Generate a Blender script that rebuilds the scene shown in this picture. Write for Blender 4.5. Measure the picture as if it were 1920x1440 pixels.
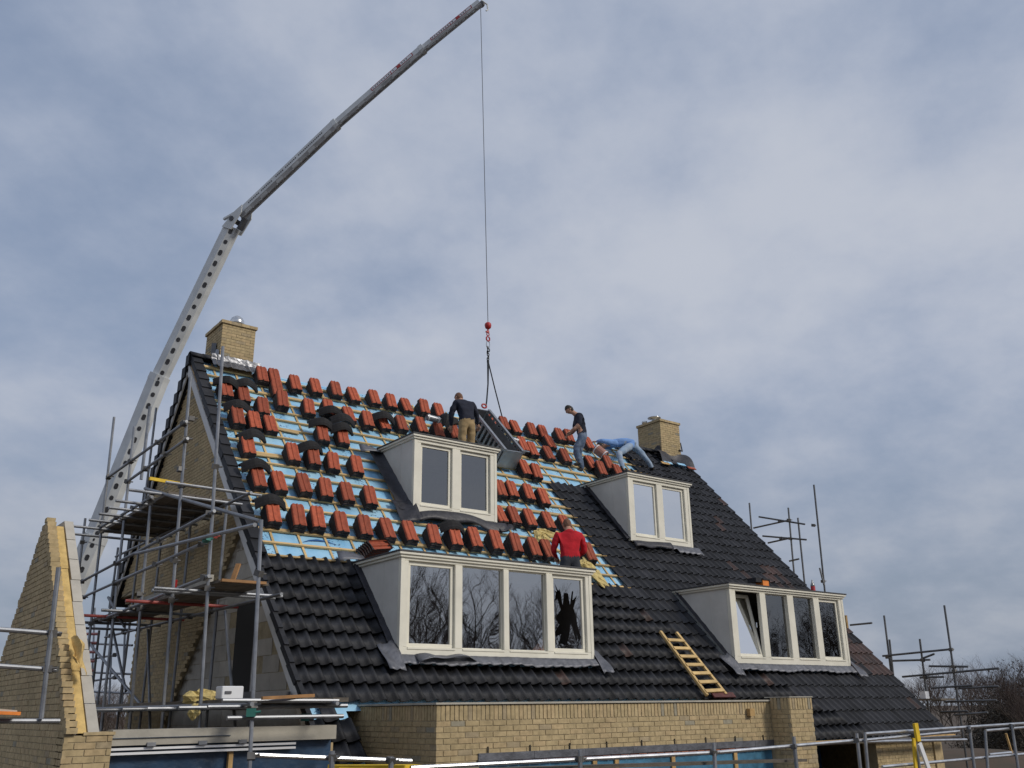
import bpy, bmesh, math, random
from mathutils import Vector, Matrix, noise
from mathutils.geometry import tessellate_polygon
random.seed(7)
R = math.radians
for o in list(bpy.data.objects): bpy.data.objects.remove(o)
sc = bpy.context.scene
COL = sc.collection
# ------------------------------------------------------------------ camera
FPX = 1725.974
YA, PI_, RO = R(37.33), R(19.425), R(-0.788)
CAM = Vector((-5.501, -11.802, -0.144))
FW = Vector((math.sin(YA)*math.cos(PI_), math.cos(YA)*math.cos(PI_), math.sin(PI_)))
r0 = Vector((math.cos(YA), -math.sin(YA), 0)); u0 = r0.cross(FW)
RT = r0*math.cos(RO) + u0*math.sin(RO); UP = u0*math.cos(RO) - r0*math.sin(RO)
cd = bpy.data.cameras.new('camera'); cam = bpy.data.objects.new('camera', cd); COL.objects.link(cam)
m = Matrix((RT, UP, -FW)).transposed().to_4x4(); m.translation = CAM; cam.matrix_world = m
cd.sensor_width = 36; cd.lens = FPX/1920*36; cd.clip_end = 4000; cd.clip_start = 0.1
sc.camera = cam
# ------------------------------------------------------------------ world: cloudy sky
SUN_EL, SUN_AZ = R(33), R(152)      # azimuth clockwise from +y: the sun stands in front of the house, to the right
w = bpy.data.worlds.new('World'); sc.world = w; w.use_nodes = True
wn, wl = w.node_tree.nodes, w.node_tree.links
wn.clear()
wo = wn.new('ShaderNodeOutputWorld'); bg = wn.new('ShaderNodeBackground'); bg.inputs[1].default_value = 1.0
sky = wn.new('ShaderNodeTexSky'); sky.sky_type = 'NISHITA'; sky.sun_disc = False
sky.sun_elevation = SUN_EL; sky.sun_rotation = SUN_AZ; sky.air_density = 1.2; sky.dust_density = 2.0
skm = wn.new('ShaderNodeVectorMath'); skm.operation = 'SCALE'; skm.inputs['Scale'].default_value = 0.085
wl.new(sky.outputs[0], skm.inputs[0])
tc = wn.new('ShaderNodeTexCoord'); sp = wn.new('ShaderNodeSeparateXYZ'); wl.new(tc.outputs['Generated'], sp.inputs[0])
ad = wn.new('ShaderNodeMath'); ad.operation = 'MAXIMUM'; ad.inputs[1].default_value = 0.0; wl.new(sp.outputs[2], ad.inputs[0])
ad2 = wn.new('ShaderNodeMath'); ad2.operation = 'ADD'; ad2.inputs[1].default_value = 0.42; wl.new(ad.outputs[0], ad2.inputs[0])
dv = wn.new('ShaderNodeVectorMath'); dv.operation = 'DIVIDE'; wl.new(tc.outputs['Generated'], dv.inputs[0])
cb = wn.new('ShaderNodeCombineXYZ')
for i in range(3): wl.new(ad2.outputs[0], cb.inputs[i])
wl.new(cb.outputs[0], dv.inputs[1])
def wnoise(scale, detail, rough, off, dist=0.0):
    mp = wn.new('ShaderNodeMapping'); mp.inputs['Location'].default_value = off
    mp.inputs['Rotation'].default_value = (0, 0, R(-35)); mp.inputs['Scale'].default_value = (1.0, 1.05, 1.0)
    wl.new(dv.outputs[0], mp.inputs[0])
    n = wn.new('ShaderNodeTexNoise'); n.inputs['Scale'].default_value = scale; n.inputs['Detail'].default_value = detail
    n.inputs['Roughness'].default_value = rough; n.inputs['Distortion'].default_value = dist
    wl.new(mp.outputs[0], n.inputs['Vector']); return n
def wramp(src, stops):
    r = wn.new('ShaderNodeValToRGB'); e = r.color_ramp.elements
    r.color_ramp.interpolation = 'B_SPLINE'
    while len(e) < len(stops): e.new(0.5)
    for k, (p, c) in enumerate(stops): e[k].position = p; e[k].color = (*c, 1)
    wl.new(src, r.inputs[0]); return r
n1 = wnoise(1.55, 7, 0.52, (1.1, 0.35, 0), 0.15)
n2 = wnoise(4.4, 7, 0.58, (4.3, 2.0, 1.0), 0.0)
mixn = wn.new('ShaderNodeMath'); mixn.operation = 'MULTIPLY_ADD'; mixn.inputs[1].default_value = 0.45
wl.new(n2.outputs[0], mixn.inputs[0])
sb = wn.new('ShaderNodeMath'); sb.operation = 'MULTIPLY'; sb.inputs[1].default_value = 0.55; wl.new(n1.outputs[0], sb.inputs[0])
wl.new(sb.outputs[0], mixn.inputs[2])
ccol = wramp(mixn.outputs[0], [(0.34, (0.27, 0.34, 0.485)), (0.44, (0.345, 0.405, 0.53)), (0.52, (0.41, 0.46, 0.57)), (0.64, (0.52, 0.553, 0.63))])
cmask = wramp(mixn.outputs[0], [(0.33, (0.72,)*3), (0.46, (0.96,)*3), (0.6, (1.0,)*3)])
mx = wn.new('ShaderNodeMix'); mx.data_type = 'RGBA'
wl.new(cmask.outputs[0], mx.inputs[0]); wl.new(skm.outputs[0], mx.inputs[6]); wl.new(ccol.outputs[0], mx.inputs[7])
hz = wn.new('ShaderNodeMapRange'); hz.interpolation_type = 'SMOOTHSTEP'; hz.inputs[1].default_value = -.02; hz.inputs[2].default_value = .36; hz.inputs[3].default_value = .62; hz.inputs[4].default_value = 0.0
wl.new(sp.outputs[2], hz.inputs[0])
mh = wn.new('ShaderNodeMix'); mh.data_type = 'RGBA'; wl.new(hz.outputs[0], mh.inputs[0]); wl.new(mx.outputs[2], mh.inputs[6])
hm = wn.new('ShaderNodeVectorMath'); hm.operation = 'MULTIPLY'; wl.new(mx.outputs[2], hm.inputs[0]); hm.inputs[1].default_value = (0.70, 0.70, 0.66); wl.new(hm.outputs[0], mh.inputs[7])
wl.new(mh.outputs[2], bg.inputs[0]); wl.new(bg.outputs[0], wo.inputs[0])
# ------------------------------------------------------------------ sun
sl = bpy.data.lights.new('sun', 'SUN'); sl.energy = 2.05; sl.angle = R(14); sl.color = (1.0, 0.93, 0.82)
so = bpy.data.objects.new('sun', sl); COL.objects.link(so); so.location = (20, -30, 30)
sd = Vector((math.sin(SUN_AZ)*math.cos(SUN_EL), math.cos(SUN_AZ)*math.cos(SUN_EL), math.sin(SUN_EL)))
so.rotation_euler = sd.to_track_quat('Z', 'Y').to_euler()
sc.view_settings.view_transform = 'Standard'; sc.view_settings.look = 'None'
sc.view_settings.exposure = 0.0; sc.view_settings.gamma = 1.0; sc.view_settings.use_curve_mapping = False
# ------------------------------------------------------------------ photo pixel -> place on a known surface
TH = R(47.373); CT, ST = math.cos(TH), math.sin(TH); TT = ST/CT
def ray(px, py): return FW + RT*((px-960)/FPX) - UP*((py-720)/FPX)
def hit(px, py, n, d):
    r = ray(px, py); n = Vector(n); return CAM + r*((d - n.dot(CAM))/n.dot(r))
def onroof(px, py, off=0.0): return hit(px, py, (0, -ST, CT), off)
def onx(px, py, v): return hit(px, py, (1, 0, 0), v)
def ony(px, py, v): return hit(px, py, (0, 1, 0), v)
def onz(px, py, v): return hit(px, py, (0, 0, 1), v)
def RP(x, s, n=0.0): return Vector((x, s*CT - n*ST, s*ST + n*CT))    # roof coordinates: along ridge, up slope, out of roof
def to_s(p): return p.y*CT + p.z*ST
def depth(p): return (Vector(p)-CAM).dot(FW)
ROOFROT = Matrix.Rotation(TH, 4, 'X')
GZ = -3.1
# ------------------------------------------------------------------ materials
def new_mat(name):
    mt = bpy.data.materials.new(name); mt.use_nodes = True
    return mt, mt.node_tree.nodes, mt.node_tree.links, mt.node_tree.nodes['Principled BSDF']
def rnd_nodes(ns, ls):
    oi = ns.new('ShaderNodeObjectInfo'); ge = ns.new('ShaderNodeNewGeometry')
    a = ns.new('ShaderNodeMath'); a.operation = 'ADD'; ls.new(oi.outputs['Random'], a.inputs[0]); ls.new(ge.outputs['Random Per Island'], a.inputs[1])
    fr = ns.new('ShaderNodeMath'); fr.operation = 'FRACT'; ls.new(a.outputs[0], fr.inputs[0]); return fr.outputs[0]
def mat(name, col, rough=0.7, metal=0.0, var=0.0, vscale=6.0, col2=None, island=0.0, bump=0.0, bscale=40.0, spec=0.5, rvar=0.0, stretch=None):
    mt, ns, ls, b = new_mat(name)
    b.inputs['Roughness'].default_value = rough; b.inputs['Metallic'].default_value = metal
    b.inputs['Specular IOR Level'].default_value = spec
    tcn = ns.new('ShaderNodeNewGeometry'); vec = tcn.outputs['Position']
    if stretch:
        mp = ns.new('ShaderNodeMapping'); mp.inputs['Scale'].default_value = stretch; ls.new(vec, mp.inputs[0]); vec = mp.outputs[0]
    cur = None
    rgb = ns.new('ShaderNodeRGB'); rgb.outputs[0].default_value = (*col, 1); cur = rgb.outputs[0]
    if col2 is not None or var:
        n = ns.new('ShaderNodeTexNoise'); n.inputs['Scale'].default_value = vscale; n.inputs['Detail'].default_value = 5; n.inputs['Roughness'].default_value = 0.62
        ls.new(vec, n.inputs['Vector'])
        if col2 is not None:
            cr = ns.new('ShaderNodeValToRGB'); cr.color_ramp.elements[0].position = 0.42; cr.color_ramp.elements[1].position = 0.68
            ls.new(n.outputs[0], cr.inputs[0])
            mxx = ns.new('ShaderNodeMix'); mxx.data_type = 'RGBA'; ls.new(cr.outputs[0], mxx.inputs[0]); ls.new(cur, mxx.inputs[6]); mxx.inputs[7].default_value = (*col2, 1); cur = mxx.outputs[2]
        if var:
            mr = ns.new('ShaderNodeMapRange'); mr.inputs[1].default_value = 0.3; mr.inputs[2].default_value = 0.7; mr.inputs[3].default_value = 1-var; mr.inputs[4].default_value = 1+var
            ls.new(n.outputs[0], mr.inputs[0])
            vm = ns.new('ShaderNodeVectorMath'); vm.operation = 'SCALE'; ls.new(cur, vm.inputs[0]); ls.new(mr.outputs[0], vm.inputs['Scale']); cur = vm.outputs[0]
        if rvar:
            m2 = ns.new('ShaderNodeMapRange'); m2.inputs[3].default_value = rough-rvar; m2.inputs[4].default_value = rough+rvar; ls.new(n.outputs[0], m2.inputs[0]); ls.new(m2.outputs[0], b.inputs['Roughness'])
    if island:
        rv = rnd_nodes(ns, ls)
        mr = ns.new('ShaderNodeMapRange'); mr.inputs[3].default_value = 1-island; mr.inputs[4].default_value = 1+island; ls.new(rv, mr.inputs[0])
        vm = ns.new('ShaderNodeVectorMath'); vm.operation = 'SCALE'; ls.new(cur, vm.inputs[0]); ls.new(mr.outputs[0], vm.inputs['Scale']); cur = vm.outputs[0]
    ls.new(cur, b.inputs['Base Color'])
    if bump:
        nb = ns.new('ShaderNodeTexNoise'); nb.inputs['Scale'].default_value = bscale; nb.inputs['Detail'].default_value = 4; ls.new(vec, nb.inputs['Vector'])
        bp = ns.new('ShaderNodeBump'); bp.inputs['Strength'].default_value = bump; bp.inputs['Distance'].default_value = 0.02; ls.new(nb.outputs[0], bp.inputs['Height']); ls.new(bp.outputs[0], b.inputs['Normal'])
    return mt
def brick_mat(name, cols):
    mt, ns, ls, b = new_mat(name); b.inputs['Roughness'].default_value = 0.88; b.inputs['Specular IOR Level'].default_value = 0.25
    rv = rnd_nodes(ns, ls)
    cr = ns.new('ShaderNodeValToRGB'); cr.color_ramp.interpolation = 'CONSTANT'; e = cr.color_ramp.elements
    while len(e) < len(cols): e.new(0.5)
    for k, (p, c) in enumerate(cols): e[k].position = p; e[k].color = (*c, 1)
    ls.new(rv, cr.inputs[0])
    ge = ns.new('ShaderNodeNewGeometry'); n = ns.new('ShaderNodeTexNoise'); n.inputs['Scale'].default_value = 14; n.inputs['Detail'].default_value = 6; ls.new(ge.outputs['Position'], n.inputs['Vector'])
    mr = ns.new('ShaderNodeMapRange'); mr.inputs[1].default_value = 0.3; mr.inputs[2].default_value = 0.7; mr.inputs[3].default_value = 0.8; mr.inputs[4].default_value = 1.18; ls.new(n.outputs[0], mr.inputs[0])
    n2 = ns.new('ShaderNodeTexNoise'); n2.inputs['Scale'].default_value = 0.9; n2.inputs['Detail'].default_value = 3; ls.new(ge.outputs['Position'], n2.inputs['Vector'])
    mr2 = ns.new('ShaderNodeMapRange'); mr2.inputs[1].default_value = 0.3; mr2.inputs[2].default_value = 0.7; mr2.inputs[3].default_value = 0.86; mr2.inputs[4].default_value = 1.1; ls.new(n2.outputs[0], mr2.inputs[0])
    mm = ns.new('ShaderNodeMath'); mm.operation = 'MULTIPLY'; ls.new(mr.outputs[0], mm.inputs[0]); ls.new(mr2.outputs[0], mm.inputs[1])
    vm = ns.new('ShaderNodeVectorMath'); vm.operation = 'SCALE'; ls.new(cr.outputs[0], vm.inputs[0]); ls.new(mm.outputs[0], vm.inputs['Scale']); ls.new(vm.outputs[0], b.inputs['Base Color'])
    bp = ns.new('ShaderNodeBump'); bp.inputs['Strength'].default_value = 0.5; bp.inputs['Distance'].default_value = 0.01; ls.new(n.outputs[0], bp.inputs['Height']); ls.new(bp.outputs[0], b.inputs['Normal'])
    return mt
def glass_mat(name, refl, tint=(0.9, 0.93, 0.92)):
    mt, ns, ls, b = new_mat(name); ns.remove(b); out = ns['Material Output']
    tr = ns.new('ShaderNodeBsdfTransparent'); tr.inputs[0].default_value = (*tint, 1)
    gl = ns.new('ShaderNodeBsdfGlossy'); gl.inputs['Roughness'].default_value = 0.012; gl.inputs[0].default_value = (0.95, 0.96, 0.97, 1)
    ge = ns.new('ShaderNodeNewGeometry'); n = ns.new('ShaderNodeTexNoise'); n.inputs['Scale'].default_value = 1.6; n.inputs['Detail'].default_value = 1; ls.new(ge.outputs['Position'], n.inputs['Vector'])
    bp = ns.new('ShaderNodeBump'); bp.inputs['Strength'].default_value = 0.05; bp.inputs['Distance'].default_value = 0.05; ls.new(n.outputs[0], bp.inputs['Height']); ls.new(bp.outputs[0], gl.inputs['Normal'])
    fr = ns.new('ShaderNodeFresnel'); fr.inputs[0].default_value = 1.5
    mr = ns.new('ShaderNodeMapRange'); mr.inputs[3].default_value = refl; mr.inputs[4].default_value = 1.0; ls.new(fr.outputs[0], mr.inputs[0])
    mxs = ns.new('ShaderNodeMixShader'); ls.new(mr.outputs[0], mxs.inputs[0]); ls.new(tr.outputs[0], mxs.inputs[1]); ls.new(gl.outputs[0], mxs.inputs[2]); ls.new(mxs.outputs[0], out.inputs[0])
    return mt
def foil_mat():
    mt, ns, ls, b = new_mat('blue_foil'); b.inputs['Roughness'].default_value = 0.42
    ge = ns.new('ShaderNodeNewGeometry')
    n = ns.new('ShaderNodeTexNoise'); n.inputs['Scale'].default_value = 2.2; n.inputs['Detail'].default_value = 4; ls.new(ge.outputs['Position'], n.inputs['Vector'])
    cr = ns.new('ShaderNodeValToRGB'); cr.color_ramp.elements[0].position = 0.35; cr.color_ramp.elements[0].color = (0.22, 0.48, 0.74, 1); cr.color_ramp.elements[1].position = 0.6; cr.color_ramp.elements[1].color = (0.37, 0.62, 0.80, 1); ls.new(n.outputs[0], cr.inputs[0])
    # small printed marks in vertical bands
    mp = ns.new('ShaderNodeMapping'); mp.inputs['Scale'].default_value = (9, 14, 14); ls.new(ge.outputs['Position'], mp.inputs[0])
    n3 = ns.new('ShaderNodeTexNoise'); n3.inputs['Scale'].default_value = 2.2; n3.inputs['Detail'].default_value = 2; ls.new(mp.outputs[0], n3.inputs['Vector'])
    t = ns.new('ShaderNodeMath'); t.operation = 'GREATER_THAN'; t.inputs[1].default_value = 0.6; ls.new(n3.outputs[0], t.inputs[0])
    sx = ns.new('ShaderNodeSeparateXYZ'); ls.new(ge.outputs['Position'], sx.inputs[0])
    sn = ns.new('ShaderNodeMath'); sn.operation = 'MULTIPLY'; sn.inputs[1].default_value = 5.2; ls.new(sx.outputs[0], sn.inputs[0])
    si = ns.new('ShaderNodeMath'); si.operation = 'SINE'; ls.new(sn.outputs[0], si.inputs[0])
    g2 = ns.new('ShaderNodeMath'); g2.operation = 'GREATER_THAN'; g2.inputs[1].default_value = 0.72; ls.new(si.outputs[0], g2.inputs[0])
    ml = ns.new('ShaderNodeMath'); ml.operation = 'MULTIPLY'; ls.new(t.outputs[0], ml.inputs[0]); ls.new(g2.outputs[0], ml.inputs[1])
    ml2 = ns.new('ShaderNodeMath'); ml2.operation = 'MULTIPLY'; ml2.inputs[1].default_value = 0.8; ls.new(ml.outputs[0], ml2.inputs[0])
    mxx = ns.new('ShaderNodeMix'); mxx.data_type = 'RGBA'; ls.new(ml2.outputs[0], mxx.inputs[0]); ls.new(cr.outputs[0], mxx.inputs[6]); mxx.inputs[7].default_value = (0.02, 0.05, 0.13, 1)
    ls.new(mxx.outputs[2], b.inputs['Base Color'])
    nb = ns.new('ShaderNodeTexNoise'); nb.inputs['Scale'].default_value = 7; nb.inputs['Detail'].default_value = 3; ls.new(ge.outputs['Position'], nb.inputs['Vector'])
    bp = ns.new('ShaderNodeBump'); bp.inputs['Strength'].default_value = 0.35; bp.inputs['Distance'].default_value = 0.05; ls.new(nb.outputs[0], bp.inputs['Height']); ls.new(bp.outputs[0], b.inputs['Normal'])
    return mt
M = {}
M['tile'] = mat('black_tile', (0.0245, 0.0255, 0.030), 0.6, island=0.32, var=0.38, vscale=3.5, bump=0.25, bscale=70, rvar=0.1, spec=0.28)
M['loosetile'] = mat('black_loose_tile', (0.013, 0.0125, 0.014), 0.7, island=0.3, var=0.3, bump=0.3, bscale=50, spec=0.3)
M['tile_rust'] = mat('rusty_tile', (0.075, 0.04, 0.033), 0.6, island=0.3, var=0.35, vscale=9, col2=(0.03, 0.026, 0.026), bump=0.25, bscale=90)
M['tile_red'] = mat('red_tile', (0.36, 0.077, 0.034), 0.75, island=0.25, var=0.25, vscale=14, bump=0.3, bscale=60)
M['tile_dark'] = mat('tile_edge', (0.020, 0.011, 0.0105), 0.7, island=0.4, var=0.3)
M['foil'] = foil_mat()
M['batten'] = mat('batten_wood', (0.56, 0.39, 0.18), 0.75, island=0.22, var=0.22, vscale=7, stretch=(0.6, 8, 8), bump=0.2)
M['timber'] = mat('timber', (0.42, 0.27, 0.11), 0.8, island=0.25, var=0.3, vscale=6, bump=0.2)
M['plank'] = mat('scaffold_plank', (0.13, 0.11, 0.088), 0.85, island=0.3, var=0.35, vscale=5, bump=0.3)
M['white'] = mat('cream_paint', (0.74, 0.71, 0.605), 0.5, var=0.09, vscale=2.2, rvar=0.12, bump=0.06, bscale=25)
M['cheek'] = mat('cheek_panel', (0.62, 0.605, 0.56), 0.65, var=0.11, vscale=1.6, bump=0.08, bscale=18)
M['roofing'] = mat('dark_roofing', (0.05, 0.05, 0.055), 0.6, var=0.2)
M['lead'] = mat('lead_sheet', (0.13, 0.135, 0.155), 0.52, metal=0.4, var=0.3, vscale=6, bump=0.5, bscale=12, rvar=0.15)
M['blacklead'] = mat('dark_flashing', (0.032, 0.032, 0.04), 0.5, metal=0.15, var=0.35, vscale=7, bump=0.5, bscale=14)
M['silver'] = mat('crinkled_silver', (0.20, 0.205, 0.22), 0.4, metal=0.9, var=0.3, vscale=7, bump=0.5, bscale=14)
M['brick'] = brick_mat('yellow_brick', [(0, (0.45, 0.352, 0.20)), (0.25, (0.475, 0.37, 0.212)), (0.5, (0.43, 0.336, 0.19)), (0.72, (0.47, 0.358, 0.205)), (0.92, (0.38, 0.305, 0.195)), (0.97, (0.31, 0.28, 0.21))])
M['mortar'] = mat('mortar', (0.38, 0.315, 0.205), 0.95, var=0.2, vscale=8)
M['redbrick'] = mat('red_brick', (0.35, 0.13, 0.07), 0.9, island=0.25, var=0.2)
M['block'] = mat('aerated_block', (0.46, 0.43, 0.375), 0.92, island=0.1, var=0.12, vscale=4, bump=0.2)
M['bargeboard'] = mat('grey_board', (0.62, 0.62, 0.61), 0.6, var=0.08)
M['galvdark'] = mat('silhouette_tube', (0.13, 0.135, 0.145), 0.5, metal=0.55, var=0.3, vscale=5, island=0.2)  # darker galvanised copy; the silhouette against the sky is put into the colour
M['galv'] = mat('galvanised_tube', (0.25, 0.26, 0.28), 0.45, metal=0.7, var=0.25, vscale=5, rvar=0.12, island=0.15)
M['galvbright'] = mat('sunlit_galvanised_tube', (0.55, 0.56, 0.58), 0.3, metal=0.9, var=0.2, vscale=5, rvar=0.08, island=0.15)  # lighter galvanised copy; sunlit highlights of the front rails put into the colour
M['coupler'] = mat('coupler_steel', (0.14, 0.135, 0.13), 0.6, metal=0.6, var=0.3)
M['redtube'] = mat('red_tube', (0.34, 0.06, 0.05), 0.5, var=0.2)
M['wool'] = mat('mineral_wool', (0.58, 0.46, 0.19), 0.95, var=0.25, vscale=18, bump=0.9, bscale=35)
M['insul'] = mat('insulation_board', (0.60, 0.42, 0.16), 0.9, var=0.25, vscale=7, bump=0.5, bscale=25)
M['concrete'] = mat('concrete', (0.40, 0.375, 0.32), 0.85, var=0.15, vscale=4, bump=0.15)
M['opening'] = mat('opening_shade', (0.035, 0.033, 0.03), 0.9)
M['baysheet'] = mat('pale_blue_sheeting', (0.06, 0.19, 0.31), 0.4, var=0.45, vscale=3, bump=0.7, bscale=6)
M['sheet'] = mat('shaded_blue_sheeting', (0.014, 0.042, 0.09), 0.4, var=0.45, vscale=3, bump=0.7, bscale=6)  # darker copy of the bay sheeting, with the shadow it hangs in coloured in
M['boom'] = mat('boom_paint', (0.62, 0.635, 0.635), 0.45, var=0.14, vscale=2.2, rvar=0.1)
M['boomdark'] = mat('boom_steel', (0.06, 0.06, 0.065), 0.5, metal=0.3, var=0.3)
M['redpaint'] = mat('red_paint', (0.42, 0.02, 0.02), 0.5)
M['black'] = mat('black_steel', (0.02, 0.02, 0.022), 0.5, metal=0.3)
M['ink'] = mat('grey_ink', (0.10, 0.10, 0.11), 0.7)
M['rope'] = mat('wire_rope', (0.10, 0.10, 0.105), 0.5, metal=0.5)
M['alu'] = mat('aluminium', (0.36, 0.37, 0.385), 0.4, metal=0.85, var=0.15, vscale=6, bump=0.2, bscale=8)
M['steelcap'] = mat('stainless', (0.62, 0.62, 0.62), 0.25, metal=0.95)
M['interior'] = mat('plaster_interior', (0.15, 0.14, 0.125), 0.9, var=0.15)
M['earth'] = mat('bare_earth', (0.085, 0.055, 0.034), 0.95, col2=(0.045, 0.036, 0.022), vscale=0.9, var=0.2, bump=0.6, bscale=3)
M['bark'] = mat('bark', (0.075, 0.058, 0.045), 0.9, var=0.3)
M['twig'] = mat('twig', (0.085, 0.06, 0.05), 0.9)
M['boomshade'] = mat('boom_shaded_face', (0.42, 0.42, 0.42), 0.5, var=0.2, vscale=2)  # darker than the boom paint: shade of the downward faces put into the colour
M['evergreen'] = mat('dark_thicket', (0.034, 0.028, 0.02), 0.8, island=0.5)
M['ladderwood'] = mat('ladder_wood', (0.58, 0.40, 0.17), 0.7, island=0.12, var=0.18, bump=0.2)
M['orangewood'] = mat('orange_wood', (0.33, 0.17, 0.065), 0.7, var=0.25)
M['orange'] = mat('orange_board', (0.75, 0.22, 0.03), 0.6, var=0.2)
M['yellow'] = mat('yellow_board', (0.72, 0.48, 0.02), 0.6, var=0.2)
M['whiteplastic'] = mat('white_plastic', (0.75, 0.76, 0.78), 0.4)
M['greenc'] = mat('green_strap', (0.03, 0.16, 0.13), 0.6)
M['glassA'] = glass_mat('window_glass', 0.46); M['glassB'] = glass_mat('dark_reflection_glass', 0.20); M['glassD'] = glass_mat('dim_reflection_glass', 0.16)
M['glassC'] = glass_mat('bright_reflection_glass', 0.88)  # same glazing throughout; mirror strength per dormer imitates how bright its reflected sky is
M['clay'] = mat('terracotta_pipe', (0.36, 0.17, 0.13), 0.7, var=0.2)
M['skin'] = mat('skin', (0.45, 0.25, 0.17), 0.6)
M['hair'] = mat('dark_hair', (0.02, 0.014, 0.01), 0.7, bump=0.6, bscale=60)
M['hairb'] = mat('brown_hair', (0.16, 0.075, 0.04), 0.7, bump=0.6, bscale=60)
M['navy'] = mat('navy_cloth', (0.012, 0.015, 0.03), 0.9, var=0.25, vscale=7, bump=0.5, bscale=11)
M['khaki'] = mat('khaki_cloth', (0.33, 0.235, 0.12), 0.9, var=0.2, vscale=8, bump=0.5, bscale=11)
M['jeans'] = mat('blue_denim', (0.075, 0.115, 0.19), 0.9, col2=(0.16, 0.20, 0.27), vscale=6, bump=0.5, bscale=11)
M['paleblue'] = mat('light_blue_shirt', (0.16, 0.30, 0.60), 0.85, var=0.15, vscale=7, bump=0.5, bscale=11)
M['palejeans'] = mat('pale_denim', (0.24, 0.33, 0.45), 0.9, col2=(0.36, 0.42, 0.5), vscale=6, bump=0.5, bscale=11)
M['redcloth'] = mat('red_sweater', (0.46, 0.008, 0.018), 0.9, var=0.2, vscale=8, bump=0.5, bscale=12)
M['darkjeans'] = mat('dark_denim', (0.035, 0.04, 0.05), 0.9, var=0.3, bump=0.4, bscale=11)
M['boot'] = mat('work_boot', (0.03, 0.024, 0.02), 0.7)
M['cola'] = mat('cola', (0.02, 0.006, 0.004), 0.15)
M['colalabel'] = mat('red_label', (0.45, 0.04, 0.05), 0.5)
M['clear'] = mat('bottle_plastic', (0.30, 0.30, 0.30), 0.1, spec=0.8)
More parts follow.
